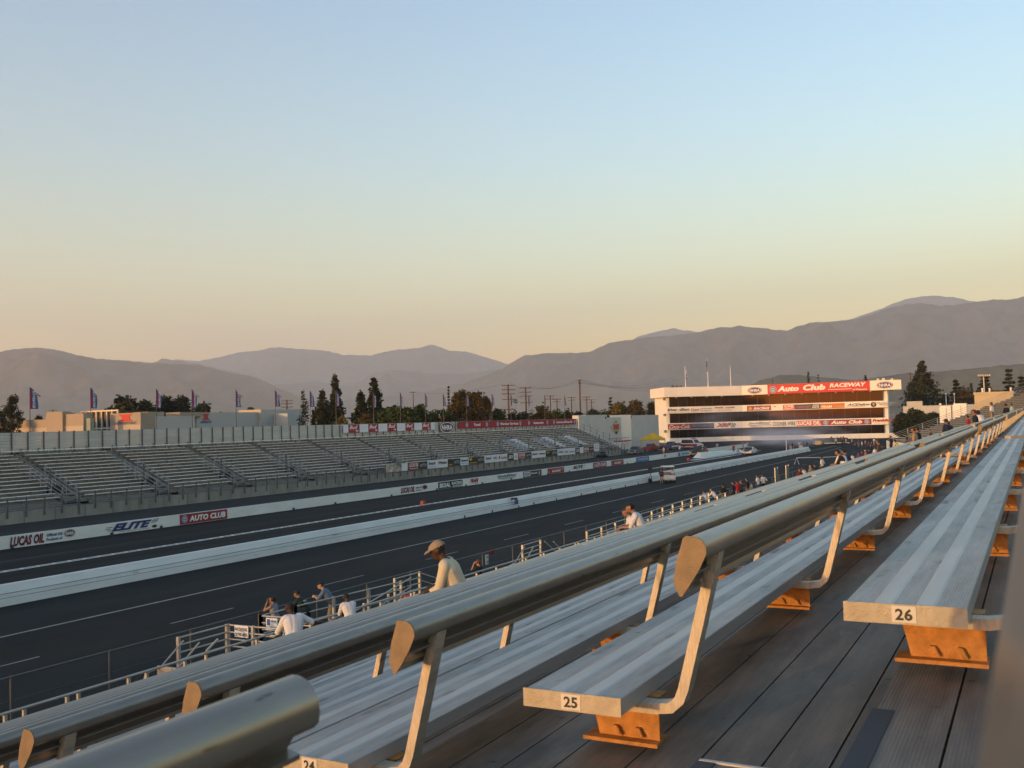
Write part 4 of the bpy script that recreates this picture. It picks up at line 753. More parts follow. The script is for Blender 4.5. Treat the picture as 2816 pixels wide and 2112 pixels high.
mb = MB(); a, b = xm(557), xm(576); pr = [(0,1),(1,1),(.97,.84),(.84,.80),(.80,.5),(.84,.2),(.97,.16),(1,0),(0,0),(.03,.16),(.20,.22),(.24,.5),(.16,.80),(.03,.84)]; mb.prism([(a+(b-a)*p, ony(565,1155-18*q,y0).z) for p, q in pr], y0-.09, y0-.05, 'y'); mb.build('emblem', mat('emblem_signal_red',(.45,.04,.03),.6), t); text('INFINITE', t, mat('letter_steelblue2',(.06,.10,.30),.6), (xm(551), y0-.06, ony(565,1164,y0).z), U1, V1, xm(582)-xm(551), ony(565,1157,y0).z-ony(565,1164,y0).z, .3, .05)
t = thing('storage_block', 'plain grey block with a painted sunlit top strip, rightmost of the far buildings', 'building', (0,0,0)); X = xm(657)+6; o, y0b, y1b, zt2 = wallbox(657, 719, X, 14, 1127, GRB, t); mb = MB(); mb.box(X-.05, X-.01, y0b+.01, y1b-.01, zt2-2.2, zt2-.01); mb.build('wall_band', BEI2, t)  # beige band colours the wall top as if only it caught sun
mb = MB(); x1 = Xat(770, y0b); mb.box(X+14.02, x1, y0b+.03, y0b+12, 0, zt2-.05); mb.build('wall', GRB, t); mb = MB(); mb.box(x1-2, Xat(803, y0b-4), y0b-4, y0b+8, 0, onx(786,1137,x1).z); mb.build('wall', GRB, t); mb = MB(); mb.box(x1+3, x1+3.9, y0b+1, y0b+2, 0, onx(790,1127,x1).z); mb.build('chimney', WLET, t)
# ---- low pale walls to the right of the tower
t = thing('sand_block_building', 'sand coloured block building with a flat parapet above the raised bleachers', 'building', (0,0,0)); X = 262.; y0, y1 = Yat(2788, X), Yat(2681, X); zt = onx(2740, 1083, X).z; mb = MB(); mb.box(X, X+12, y0, y1, 0, zt); mb.box(X-.2, X+12.2, y0-.2, y1+.2, zt, zt+.5); mb.build('wall', mat('sand_block',(.46,.38,.25),.85,var=.08,scale=.5,bump=.2,bscale=5), t)
for px, lb in ((2585,'lit cream pylon, left of the two beside the raised bleachers'),(2622,'lit cream double pylon, right of the two beside the raised bleachers')):
    X = 236.; t = thing('gate_pylon', lb, 'pylon', (0,0,0)); w_ = 30 if px < 2600 else 36; y0, y1 = Yat(px+w_, X), Yat(px, X); zt = onx(px, 1117 if px < 2600 else 1110, X).z; mb = MB(); mb.box(X, X+3, y0, y1, -.1, zt); mb.build('pylon_body', CREAM, t); mb = MB(); mb.box(X-.3, X-.01, y0+(y1-y0)*.45, y1+.1, -.1, zt-.35); mb.build('pylon_face', CREAM, t)
t = thing('side_wall', 'pale grey wall running right from the control tower behind the shrubs', 'wall', (0,0,0)); mb = MB(); y0, y1 = Yat(2590, 283), Yat(2475, 283); mb.box(290, 291, y0-8, y1, -.1, 8.6); mb.build('wall_panel', GRB, t); mb = MB(); mb.box(289.9, 291.2, y1-5, y1-1, 8.61, 9.9); mb.build('parapet', GRB, t)
# ================================================================ TREES, POLES, FLAGS
def leafm(name, c): return mat(name, c, .75, 0, var=.35, scale=.6, spec=.15)
LEAF = {'euc': [leafm('eucalyptus_dark',(.018,.022,.012)), leafm('eucalyptus_mid',(.030,.034,.018)), leafm('eucalyptus_olive',(.045,.045,.022))],
 'con': [leafm('conifer_dark',(.012,.018,.010)), leafm('conifer_mid',(.022,.028,.014)), leafm('conifer_olive',(.042,.044,.018))],
 'green': [leafm('leaf_deep',(.018,.032,.010)), leafm('leaf_mid',(.034,.052,.014)), leafm('leaf_light',(.065,.078,.020))],
 'gold': [leafm('leaf_brown',(.055,.040,.016)), leafm('leaf_ochre',(.095,.066,.020)), leafm('leaf_olive',(.050,.046,.018))],
 'ygreen': [leafm('leaf_ygdark',(.04,.042,.012)), leafm('leaf_yg',(.10,.085,.020)), leafm('leaf_yglight',(.14,.11,.025))],
 'shade': [leafm('shrub_dark',(.010,.016,.008)), leafm('shrub_mid',(.018,.026,.012)), leafm('shrub_olive',(.030,.034,.014))]}
BARK = mat('bark', (.07,.055,.04), .95, var=.3, scale=4)
def leaves(mb, c, r, n, s, mi, flat=1.):
    for _ in range(n):
        while True:
            d = Vector((rnd.uniform(-1,1), rnd.uniform(-1,1), rnd.uniform(-1,1)))
            if d.length < 1: break
        d = d*(.55+.45*rnd.random()); p = Vector(c)+Vector((d.x*r, d.y*r, d.z*r*flat))
        a = Vector((rnd.gauss(0,1), rnd.gauss(0,1), rnd.gauss(0,.7))).normalized(); b = a.cross(Vector((rnd.gauss(0,1), rnd.gauss(0,1), rnd.gauss(0,1)))).normalized()
        k = s*rnd.uniform(.6,1.3); mb.add([p-a*k-b*k*.45, p+a*k-b*k*.3, p+a*k*.8+b*k*.5, p-a*k*.7+b*k*.55], [(0,1,2,3)], mi if rnd.random() > .25 else rnd.randrange(3))
def tree(px, top, wpx, D_, kind, label, leaf, cat='tree', grp=None, base=None, crown=.75, seed=0, dens=1.):
    rnd.seed(int(px*13+top)+seed); P = ond(px, hor(px), D_); Zt = ond(px, top, D_).z; Rw = wpx/2*D_/FPX*1.25; H = Zt
    nm = {'round':'broadleaf_tree','bush':'shrub','conifer':'conifer_tree','sparse':'conifer_tree','cedar':'cedar_tree','column':'cypress_tree','palm':'palm_tree'}[kind]
    t = thing(nm, label, cat, (P.x, P.y, 0), rnd.uniform(0,6.28), grp); mb = MB(); lm = LEAF[leaf]; s = max(.16, min(.55, Rw*.11))
    if kind in ('round', 'bush'):
        ch = H*(crown if kind == 'round' else .97); cz = H-ch/2; nb = max(9, int(34*dens)); 
        for i in range(nb):
            th = rnd.uniform(0, 6.28); u = rnd.uniform(-1, 1); rr = sqrt(1-u*u)*rnd.uniform(.35,.78); q = Vector((cos(th)*rr*Rw, sin(th)*rr*Rw, cz+u*ch*.36))
            br = rnd.uniform(.36,.58)*min(Rw, ch/2)*1.05; leaves(mb, q, br, int(85*dens), s*.85, i % 3, .95)
        leaves(mb, (0,0,cz), min(Rw, ch/2)*.7, int(150*dens), s*1.2, 0, ch/2/max(.1,min(Rw,ch/2)))
        leaves(mb, (rnd.uniform(-.2,.2)*Rw,0,H-ch*.17), Rw*.36, int(90*dens), s, 1, .9)
    elif kind in ('conifer', 'sparse'):
        n = int((34 if kind == 'conifer' else 20)*dens)
        for i in range(n):
            f = (i+.5)/n; z = H*(.10+.9*f); r = 1.2*Rw*(1-f)**.75*rnd.uniform(.55,1.05)+.15
            for j in range(5 if kind == 'conifer' else 3):
                th = rnd.uniform(0, 6.28); q = Vector((cos(th)*r*.62, sin(th)*r*.62, z-r*.12)); leaves(mb, q, r*.5+.3, int((30 if f < .8 else 12)*dens), s*.85, rnd.randrange(3), .75)
        leaves(mb, (0,0,H*.97), .3+Rw*.06, 18, s*.7, 1, 3)
    elif kind == 'cedar':
        for i in range(11):
            f = i/10; z = H*(.30+.68*f); r = Rw*(1.05-f*.82)*rnd.uniform(.75,1.1)
            for j in range(6): th = rnd.uniform(0,6.28); k = rnd.uniform(.2,.75); leaves(mb, (cos(th)*r*k, sin(th)*r*k, z+rnd.uniform(-.2,.2)), r*.42, 44, s, rnd.randrange(3), .22)
        leaves(mb, (0,0,H*.98), Rw*.12, 20, s*.7, 1, 1.5)
    elif kind == 'column':
        for i in range(22): f = i/21; leaves(mb, (0,0,H*(.08+.9*f)), Rw*(.95-.75*max(0,f-.35)), 34, s, i % 3, 1.2)
    elif kind == 'palm':
        for i in range(46):
            th = rnd.uniform(0,6.28); e = rnd.uniform(-.9,1.2); d = Vector((cos(th)*cos(e), sin(th)*cos(e), sin(e))); q = Vector((0,0,H-Rw)); side = d.cross(Vector((0,0,1))).normalized()
            mb.add([q+d*.2, q+d*Rw*.8-side*Rw*.22, q+d*Rw*1.05+Vector((0,0,-.1*Rw)), q+d*Rw*.8+side*Rw*.22], [(0,1,2,3)], rnd.randrange(3))
    mb.build('crown', lm, t, fix=False)
    tr = max(.08, Rw*.07); m2 = MB(); zt = H*(.9 if kind in ('conifer','sparse','palm','cedar') else .6)
    m2.tube([(0,0,0),(tr*.3,0,zt*.4),(-tr*.2,tr*.3,zt*.75),(0,0,zt)], [tr*1.3,tr,tr*.7,tr*.3], 7)
    if kind == 'round':
        for i in range(4): th = i*1.6+rnd.random(); m2.tube([(0,0,zt*(.45+.1*i)),(cos(th)*Rw*.35,sin(th)*Rw*.35,zt*(.75+.1*i)),(cos(th)*Rw*.6,sin(th)*Rw*.6,min(H*.9,zt*(1+.1*i)))], [tr*.6,tr*.35,tr*.12], 5)
    m2.build('trunk', BARK, t); return t
BE = 'beyond the far grandstand'
TREES = [
 (35,1068,44,185,'round','tall rounded eucalyptus, second tree from the left picture edge','euc'),(3,1110,34,190,'round','dark eucalyptus cut by the left picture edge','euc'),
 (58,1136,32,200,'round','low dark tree between the left eucalyptus and the warehouse','euc'),(107,1129,34,200,'round','low dark tree just left of the stepped warehouse roof','euc'),
 (180,1119,32,240,'round','small dark tree above the warehouse roof, left of a twin','euc'),(199,1122,24,240,'round','small dark tree above the warehouse roof, right of a twin','euc'),(238,1123,22,240,'round','small dark tree peeping over the glass atrium','euc'),
 (335,1077,96,215,'round','biggest dark eucalyptus crown, above the red emblem building','euc'),(400,1092,66,220,'round','dark eucalyptus right of the biggest crown, lower and broad','euc'),(455,1081,66,225,'round','dark eucalyptus behind the third feather flag from the left','euc'),(504,1080,66,225,'round','dark eucalyptus behind the fourth feather flag from the left','euc'),(560,1099,64,225,'round','dark eucalyptus at the right end of the eucalyptus clump','euc'),
 (607,1122,13,300,'round','tiny far tree right of the eucalyptus clump','euc'),(691,1111,30,260,'round','small round dark tree over the pale storage block','euc'),(652,1128,22,250,'round','small dark bush over the grey factory roof','euc'),(786,1126,22,230,'round','small tree beside the white roof chimney','euc'),
 (836,1074,40,200,'sparse','thin ragged conifer, leftmost of the conifers','con'),(862,1128,14,205,'conifer','small pointed conifer between two taller ones','con'),(888,1074,62,205,'conifer','broad dark conifer left of the tallest one','con'),(924,1032,62,205,'conifer','tallest dark conifer behind the rear fence, left of the beer banners','con'),(994,1079,72,205,'conifer','broad olive conifer left of the second tallest conifer','con'),(1031,1039,72,210,'conifer','second tallest dark conifer, with a leaning side spire','con'),
 (940,1136,46,190,'bush','yellowish low bush at the foot of the tallest conifer','ygreen'),(1010,1130,60,190,'bush','olive low bush at the foot of the second tallest conifer','gold'),(1076,1113,88,190,'round','dense green rounded tree right of the conifers','green'),(1122,1110,66,190,'round','dense green rounded tree with lit top, right of its twin','green'),(1158,1103,60,195,'round','dark green tree behind the sixth beer banner post','green'),(1194,1116,52,200,'bush','low dark green tree left of the lit gable roof','green'),(1222,1112,44,200,'bush','low dark green tree left of the autumn trees','green'),
 (1236,1061,11,205,'column','thin dark spire-like cypress rising from the autumn trees','con'),(1248,1082,44,205,'round','brown autumn tree around the thin cypress','gold'),(1275,1062,64,205,'round','tall ochre autumn tree, left of the taller pair','gold'),(1310,1067,64,205,'round','tall ochre autumn tree, right of the taller pair','gold'),(1335,1079,44,205,'round','reddish brown autumn tree at the right of the group','gold'),
 (1371,1118,64,210,'bush','dark low tree between the autumn group and the first big power pole','green'),(1408,1120,48,212,'bush','dark low tree around the foot of the first big power pole','euc'),(1420,1096,12,240,'palm','small fan palm right of the first big power pole','euc'),(1442,1124,54,212,'bush','dark low tree between the two big power poles','euc'),(1487,1111,58,215,'round','olive green tree right of the second big power pole','gold'),(1531,1116,54,215,'bush','olive green tree behind the pair of small power poles','green'),(1563,1121,56,220,'bush','dull green tree left of the tall thin power pole','gold'),(1592,1119,44,220,'bush','dull green tree at the foot of the tall thin power pole','euc'),(1630,1122,52,300,'bush','dark tree just above the first white pylon','euc'),
 (1681,1093,30,300,'cedar','ragged dark cedar above the diamond sign wall','con'),(1660,1124,48,300,'bush','low dark bush above the white wall, left of the cedar','green'),(1704,1102,50,300,'round','yellow-lit tree above the white wall, left of two','ygreen'),(1750,1098,54,300,'round','yellow-green tree above the white wall, right of two','gold'),(1794,1097,36,300,'round','dark tree tucked against the left end of the control tower','euc'),
 (2227,1022,17,330,'conifer','pointed conifer behind the tower roof, left of a pair','con'),(2254,1028,12,330,'sparse','thin conifer behind the tower roof, right of a pair','con'),(2384,1031,24,335,'conifer','dark conifer tip over the right part of the red roof sign','con'),(2300,1045,24,335,'round','flat dark treetop showing over the red roof sign, left','euc'),(2346,1042,26,335,'round','flat dark treetop showing over the red roof sign, right','euc'),(2199,1050,14,335,'round','tiny treetop over the left end of the red roof sign','euc'),
 (2541,993,118,320,'conifer','great dark conifer standing right of the control tower','con'),(2600,1076,30,330,'round','dark rounded tree right of the great conifer','euc'),(2632,1046,52,330,'cedar','dark layered cedar right of the great conifer, first of three','con'),(2651,1063,56,325,'round','round olive-brown tree in front of the first layered cedar','gold'),(2674,1053,18,335,'conifer','thin dark conifer between two layered cedars','con'),(2712,1034,80,335,'cedar','broad layered cedar behind the stadium light','con'),(2778,1016,56,345,'cedar','tallest layered cedar near the right picture edge','con'),(2812,1036,50,345,'cedar','layered cedar cut by the right picture edge','con'),(2745,1064,60,330,'bush','dark tree mass behind the sand block building','euc'),(2575,1104,30,300,'bush','small golden bush between great conifer and cream pylons','ygreen')]
for a in TREES: tree(*a[:5], a[5], a[6], grp=None)
for px, top, wv, D_, lb in ((2482,1136,46,262,'big dark shrub at the right foot of the control tower, left of three'),(2520,1124,62,258,'big dark shrub below the great conifer, middle of three'),(2562,1134,54,250,'big dark shrub beside the cream pylons, right of three')): tree(px, top, wv, D_, 'bush', lb, 'shade', 'shrub', dens=1.6)
for px, top, wv, D_, lb in ((2714,1102,22,222,'small dark shrub on the raised bleachers, left of two'),(2738,1094,15,222,'small dark shrub on the raised bleachers, right of two')): tree(px, top, wv, D_, 'bush', lb, 'shade', 'shrub', dens=.7)
# unseen trees added left of the frame only to throw shadow over the track
for i in range(26):
    x = -330+i*14.5; t = thing('broadleaf_tree', 'tall unseen eucalyptus added to shadow the track, left of the far grandstand', 'tree', (x, 104+rnd.uniform(-3,3), 0), i, 'added shadow-casting trees out of frame'); rnd.seed(i); mb = MB(); H = rnd.uniform(19,23)
    for k in range(14): leaves(mb, (rnd.uniform(-4,4), rnd.uniform(-2,2), H*rnd.uniform(.15,.9)), 4.2, 70, 1.0, k % 3, 1.0)
    mb.build('crown', LEAF['euc'], t, fix=False); MB().tube([(0,0,0),(0,0,H*.7)], [.5,.2], 7).build('trunk', BARK, t)
# ---- utility poles and wires
WOOD = mat('pole_wood', (.085,.052,.035), .9, var=.2, scale=2); INS = mat('insulator', (.25,.22,.2), .4)
PT = {}
def upole(px, top, D_, arms, label, w=1.5, r=.16, tilt=0.):
    P = ond(px, hor(px), D_); H = ond(px, top, D_).z; t = thing('utility_pole', label, 'utility pole', (P.x, P.y, 0), YAW-pi/2+tilt)
    mb = MB(); mb.tube([(0,0,0),(0,0,H)], [r*1.25, r*.8], 8); mb.build('pole', WOOD, t)
    for f, aw in arms:
        mb = MB(); z = H*f; mb.bar((-aw/2,.2,z),(aw/2,.2,z),.13,.16); a = mb.build('crossarm', WOOD, t); mb = MB()
        for k in (-.48,-.28,.28,.48): mb.tube([(aw*k,.2,z+.08),(aw*k,.2,z+.36)],.06,5)
        mb.build('insulators', INS, a)
    PT[px] = [Vector((P.x,P.y,0))+Vector((cos(YAW-pi/2+tilt)*s_, sin(YAW-pi/2+tilt)*s_, H*f+.3)) for f, aw in arms for s_ in (-aw*.48, aw*.48)]; return t
upole(1400,1057,225,[(.985,2.9),(.925,2.9),(.865,2.9),(.785,2.9),(.64,2.9)],'big brown power pole with five crossarms behind the red banner, left of two',r=.2)
upole(1448,1064,232,[(.985,2.7),(.92,2.7),(.86,2.7),(.76,2.7)],'big brown power pole with four crossarms behind the red banner, right of two',r=.2)
upole(1597,1045,235,[(.99,.7),(.95,.7)],'tallest thin brown power pole near the white pylon',r=.2)
for px, top, D_, lb in ((1515,1087,270,'two-armed small power pole left of the pair in the middle distance'),(1533,1096,300,'shorter small power pole just right of the two-armed one'),(1573,1091,300,'small power pole left of the tallest thin pole'),(1615,1090,290,'small power pole just right of the tallest thin pole'),(1628,1098,320,'smallest power pole above the first white pylon')): upole(px, top, D_, [(.985,2.6),(.93,2.2)], lb, r=.17)
upole(1138,1076,330,[(.98,2.4)],'thin far power pole above the green trees right of the conifers',r=.17)
upole(790,1099,250,[(.98,3.0),(.93,3.0),(.87,3.0)],'steel-framed power pole over the roof with the white chimney',r=.22); upole(146,1126,420,[(.98,3.5)],'far power pole on the horizon above the warehouse roof',r=.25)
upole(2128,1043,340,[(.97,.8)],'dark pole sticking up behind the red roof sign',r=.16); upole(2508,1024,345,[(.98,.9),(.9,.7)],'dark power pole between control tower and great conifer',r=.2)
WM = mat('cable_dark', (.05,.05,.05), .6)
def wire(a, b, sag): return [a.lerp(b, i/12)+Vector((0,0,-sag*4*(i/12)*(1-i/12))) for i in range(13)]
for (a, b, n), lb in (((1400,1448,6),'power lines strung between the two big power poles'),((1448,1597,2),'power lines from the right big pole to the tallest thin pole'),((1138,1400,1),'thin power line over the autumn trees')):
    t = thing('power_line', lb, 'power line', (0,0,0))
    for k in range(n): A = PT[a][k % len(PT[a])]; B = PT[b][k % len(PT[b])]; MB().tube(wire(A, B, 1.2), .022, 4).build('wire', WM, t)
t = thing('power_line', 'power lines running right from the tallest thin pole towards the tower', 'power line', (0,0,0))
for k in range(4): A = PT[1597][k]; B = ond(1860, 1064-k*10, 330); MB().tube(wire(A, B, 2.), .025, 4).build('wire', WM, t)
t = thing('power_line', 'power line from behind the tower roof to the pole beside the great conifer', 'power line', (0,0,0)); MB().tube(wire(PT[2508][0], ond(2380, 1039, 345), .6), .025, 4).build('wire', WM, t)
# lit gable among the trees, stadium light, roof tops
q = ond(1196, 1138, 215); t = thing('gable_roof', 'sunlit pale gable of a house among the dark trees', 'roof', (q.x,q.y,0)); mb = MB(); mb.prism([(-1.7,q.z-1.2),(1.9,q.z-1.6),(1.9,q.z-1.3),(.1,q.z+.3),(-1.7,q.z-.7)], 0, 4, 'x'); mb.build('roof_edge', mat('sunlit_paint',(.72,.58,.42),.6), t); mb = MB(); mb.box(.1,3.9,-1.5,1.7,0,q.z-1.25); mb.build('house_wall', mat('house_wall',(.2,.15,.11),.9), t)
q = ond(2709, hor(2709), 300); H = ond(2709,1031,300).z; t = thing('stadium_light', 'tall floodlight mast with a wide lamp bar by the right bleachers', 'floodlight', (q.x,q.y,0), YAW-pi/2); MB().tube([(0,0,0),(0,0,H)],[.3,.16],8).build('mast', STEEL, t); MB().box(-1.9,1.9,-.15,.15,H-.5,H-.25).build('lamp_bar', mat('lamp_bar_rust',(.28,.16,.10),.7), t)
for i in range(6): MB().box(-1.9+i*.68,-1.5+i*.68,-.5,-.16,H-.35,H+.15).build('lamp', mat('floodlight_pale',(.55,.5,.42),.5), t)
for px, lb in ((2603,'slim white light pole among the dark trees, left of two'),(2626,'slim white light pole with blue banner among the dark trees, right of two')):
    q = ond(px, hor(px), 300); t = thing('light_pole', lb, 'light pole', (q.x,q.y,0)); H = ond(px,1083,300).z; MB().tube([(0,0,0),(0,0,H)],[.13,.10],8).build('pole', WLET, t); MB().ball((0,0,H),.3).build('lamp_head', WLET, t)
for px, y0_, y1_, lb in ((2702,1069,1079,'white vent pipe on the sand block building, leftmost'),(2722,1069,1079,'white vent pipe on the sand block building, second from left'),(2780,1067,1076,'white vent pipe on the sand block building, rightmost')):
    q = ond(px, y1_+4, 262); z1 = ond(px, y0_, 262).z; t = thing('vent_pipe', lb, 'vent pipe', (q.x,q.y,q.z-.6)); MB().tube([(0,0,0),(0,0,z1-q.z+.6)],.22,8).build('pipe', WLET, t); MB().tube([(0,0,z1-q.z+.6),(0,0,z1-q.z+.75)],.3,8).build('cowl', WLET, t)
q = ond(2586,1113,236); t = thing('globe_lamp', 'round white globe lamp on the left cream pylon', 'lamp', (q.x,q.y,q.z)); MB().ball((0,0,.1),.28).build('globe', mat('globe_white',(.8,.75,.62),.4), t); MB().tube([(0,0,-.5),(0,0,-.1)],.08,6).build('stem', GRY, t)
# ---- feather flags on the rear fence
FB = mat('flag_blue', (.045,.13,.36), .75, var=.5, scale=.9, var2=(.16,.22,.42)); FE = mat('flag_edge', (.33,.03,.09), .75)
FLG = [(79,1064,.9),(246,1066,.75),(427,1069,.7),(525,1070,1.),(646,1071,1.1),(754,1072,1.),(850,1075,.75),(921,1075,.5),(1024,1081,.55),(1098,1079,.75),(1167,1080.5,.65),(1216,1081,.7),(1280,1083,.7),(1350,1083.5,.7),(1402,1084,.7),(1451,1086,.7),(1495,1086,.65),(1550,1086,.6)]
LBF = ['leftmost feather flag, blue with a red edge, far left of the rear fence','feather flag above the glass atrium','feather flag over the grey office wing in front of dark eucalyptus','feather flag with a folded tip before the right eucalyptus','feather flag with a drooping tip above the grey factory','feather flag with a drooping tip left of the ragged conifer','feather flag between the ragged conifer and the broad conifer','feather flag in front of the tallest conifer','feather flag in front of the second tallest conifer','feather flag above the dense green trees, left of two','feather flag above the dense green trees, right of two','feather flag left of the thin cypress','feather flag in front of the ochre autumn trees','feather flag right of the autumn trees','feather flag behind the left big power pole','feather flag behind the right big power pole','feather flag right of the big power poles','rightmost feather flag before the tallest thin pole']
for i, ((px, top, fl), lb) in enumerate(zip(FLG, LBF)):
    x = Xat(px+4, 87.15); zt = ony(px, top, 87.15).z; t = thing('feather_flag', lb, 'flag', (x, 87.15, 5.5), 0, 'feather flags along the rear fence'); H = zt-5.5
    MB().tube([(0,0,0),(0,0,H)], [.05,.025], 6).build('pole', DKS, t)
    rnd.seed(i+40); w_ = .78*min(1.2, .75+.35*fl); L = 2.15; mb = MB(); n = 12; vs = []
    for j in range(n+1):
        f = j/n; z = H-.02-L*f; ww = w_*(min(1,(.10+f*3.2)) if f < .3 else 1)*(1-.10*sin(f*5+i)); drop = -.28*fl*(1-f)*min(1,f*4+.2)
        for k in range(4): g = k/3; vs.append((.03+ww*g*.95, .10*sin(g*4+i+f*2)*g, z+drop*g*(1.2 if f < .3 else .4)))
    for j in range(n):
        for k in range(3): mb.add([vs[j*4+k],vs[j*4+k+1],vs[j*4+k+5],vs[j*4+k+4]], [(0,1,2,3)], 1 if k == 0 and True else 0, True)
    if fl > .85: mb.add([vs[3], vs[7], (w_*1.55, .1, H-L*.42), (w_*1.42,.1,H-L*.45)], [(0,1,2,3)], 1)
    b = mb.build('banner', [FB, FE], t, fix=False)
    for k, ch in enumerate('POWERADE'): z = H-L*(.20+.098*k); text(ch, b, WLET, (.24, -.09, z-.15), U1, V1, .30, .16, 0, .03, 'lettering', .01)
# ================================================================ VEHICLES, TENT, SMOKE
TYRE = mat('tyre_rubber', (.015,.015,.016), .9); RIM = mat('wheel_rim', (.32,.32,.33), .4, .6); CGL = mat('car_glass', (.02,.025,.03), .08, spec=.6); HL = mat('headlight_glass', (.55,.55,.5), .2); TL_ = mat('tail_lamp', (.30,.02,.02), .3); CHR_ = mat('bumper_metal', (.22,.22,.23), .35, .6)
def bev(o, w=.05, seg=2):
    bm = bmesh.new(); bm.from_mesh(o.data); bmesh.ops.bevel(bm, geom=[e for e in bm.edges if len(e.link_faces) == 2 and e.calc_face_angle(0) > .5], offset=w, segments=seg, affect='EDGES', clamp_overlap=True); bm.to_mesh(o.data); bm.free()
def wheel(t, x, y, r, wd=.22):
    s = 1 if y > 0 else -1; n = 18; MB().tube([(x,y-wd/2,r),(x,y-wd/2+.03,r),(x,y+wd/2-.03,r),(x,y+wd/2,r)], [r*.93,r,r,r*.93], n).build('wheel', TYRE, t)
    o = t.children[-1] if False else [c for c in t.children if c.name.startswith('wheel')][-1]
    MB().tube([(x,y+s*(wd/2-.02),r),(x,y+s*(wd/2+.012),r)], r*.58, 12).build('rim', RIM, o)
def car(name, label, px, py, rz, L, Wd, prof, cab, paint, wb, r=.34, cat='car', bands=(), roofc=None, z0=0.):
    """prof: side outline of the lower body; cab: (x0b,x1b,x0t,x1t,zb,zt) greenhouse; x forward"""
    q = onz(px, py, z0); t = thing(name, label, cat, (q.x, q.y, z0), rz); m0 = paint
    b = MB().prism([(x, z) for x, z in prof], -Wd/2, Wd/2, 'y').build('body', m0, t); bev(b, .06)
    for z_a, z_b, m in bands: xs = [p[0] for p in prof]; MB().box(min(xs)+.12, max(xs)-.12, -Wd/2-.012, Wd/2+.012, z_a, z_b).build('stripe', m, t)
    x0b, x1b, x0t, x1t, zb, zt = cab; wb_, wt = Wd*.93/2, Wd*.74/2
    v = [(x0b,-wb_,zb),(x1b,-wb_,zb),(x1b,wb_,zb),(x0b,wb_,zb),(x0t,-wt,zt),(x1t,-wt,zt),(x1t,wt,zt),(x0t,wt,zt)]
    c = MB().add(v, [(0,3,2,1),(4,5,6,7),(0,1,5,4),(1,2,6,5),(2,3,7,6),(3,0,4,7)]).build('cabin', roofc or m0, t); bev(c, .05)
    def pane(i, j, k, l, nm, f=.12):
        A, B, C_, D_ = [Vector(v[q]) for q in (i, j, k, l)]; cen = (A+B+C_+D_)/4; n = (B-A).cross(D_-A).normalized(); n = n if n.dot(cen-Vector(((x0b+x1b)/2,0,(zb+zt)/2))) > 0 else -n
        MB().add([p.lerp(cen, f)+n*.015 for p in (A,B,C_,D_)], [(0,1,2,3)]).build(nm, CGL, t)
    pane(1,2,6,5,'windscreen'); pane(3,0,4,7,'rear_window'); pane(0,1,5,4,'side_window'); pane(2,3,7,6,'side_window')
    xs = [p[0] for p in prof]; xf, xr = max(xs), min(xs); zf = .62*r/.34
    for s in (-1, 1):
        for x in wb: wheel(t, x, s*(Wd/2-.10), r)
        MB().box(xf-.05, xf+.02, s*Wd*.36-.16, s*Wd*.36+.16, zf, zf+.16).build('headlight', HL, t); MB().box(xr-.02, xr+.05, s*Wd*.4-.1, s*Wd*.4+.1, zf, zf+.2).build('tail_light', TL_, t)
    MB().box(xf-.02, xf+.09, -Wd*.47, Wd*.47, zf-.26, zf-.1).build('bumper', CHR_, t); MB().box(xf-.03, xf+.03, -Wd*.24, Wd*.24, zf, zf+.16).build('grille', BLK2, t)
    return t
def paint(n, c): return mat('paint_'+n, c, .35, spec=.5, var=.06, scale=2)
PICK = lambda r, h: [(-2.6,r),(2.5,r),(2.62,r+.2),(2.6,h-.12),(2.45,h),(.9,h+.06),(-2.6,h+.06)]
car('pickup_truck','teal pickup truck facing left on the access road beside the white wall',1748,1249,pi+.08,5.2,1.9,PICK(.36,.98),(-1.0,1.15,-.65,.45,1.0,1.62),paint('teal',(.05,.10,.13)),(-1.6,1.65),cat='pickup truck')
car('pickup_truck','dark red pickup truck facing right behind the teal one',1790,1241,.05,5.2,1.9,PICK(.38,1.02),(-1.0,1.1,-.7,.4,1.04,1.7),paint('dark_red',(.22,.015,.02)),(-1.6,1.65),cat='pickup truck')
car('pickup_truck','blue, white and red striped pickup truck left of the white van',1846,1237,.0,5.8,2.0,PICK(.42,1.15),(-1.1,1.2,-.8,.5,1.17,1.9),paint('navy_blue',(.035,.055,.16)),(-1.8,1.8),.4,cat='pickup truck',bands=((.72,.95,WLET),(.46,.7,paint('stripe_red',(.24,.015,.03)))))
t = car('high_roof_van','white and red high-roof van parked before the tower',1903,1234,-pi/2-.42,5.3,2.1,[(-2.6,.36),(2.5,.36),(2.62,.6),(2.6,1.05),(1.7,1.28),(-2.6,1.28)],(-2.58,1.75,-2.5,1.05,1.27,2.15),paint('van_white',(.62,.60,.57)),(-1.5,1.6),.36,cat='van',bands=((.62,1.12,paint('stripe_red',(.24,.015,.03))),))
MB().prism([(-2.2,2.14),(.7,2.14),(.4,2.48),(-2.0,2.5)],-.72,.72,'y').build('raised_roof',paint('van_white',(.62,.60,.57)),t); MB().box(.45,.75,-.55,.55,2.3,2.46).build('light_bar',TL_,t)
t = car('dark_pickup','black pickup with a red side panel staged at the start line',1922,1254,pi-.02,5.3,2.0,PICK(.38,1.06),(-1.1,1.1,-.75,.4,1.08,1.85),paint('black',(.018,.018,.022)),(-1.65,1.65),.38,cat='pickup truck'); MB().box(-1.6,-.3,.98,1.035,.6,1.75).build('red_panel',paint('panel_red',(.22,.03,.02)),t)
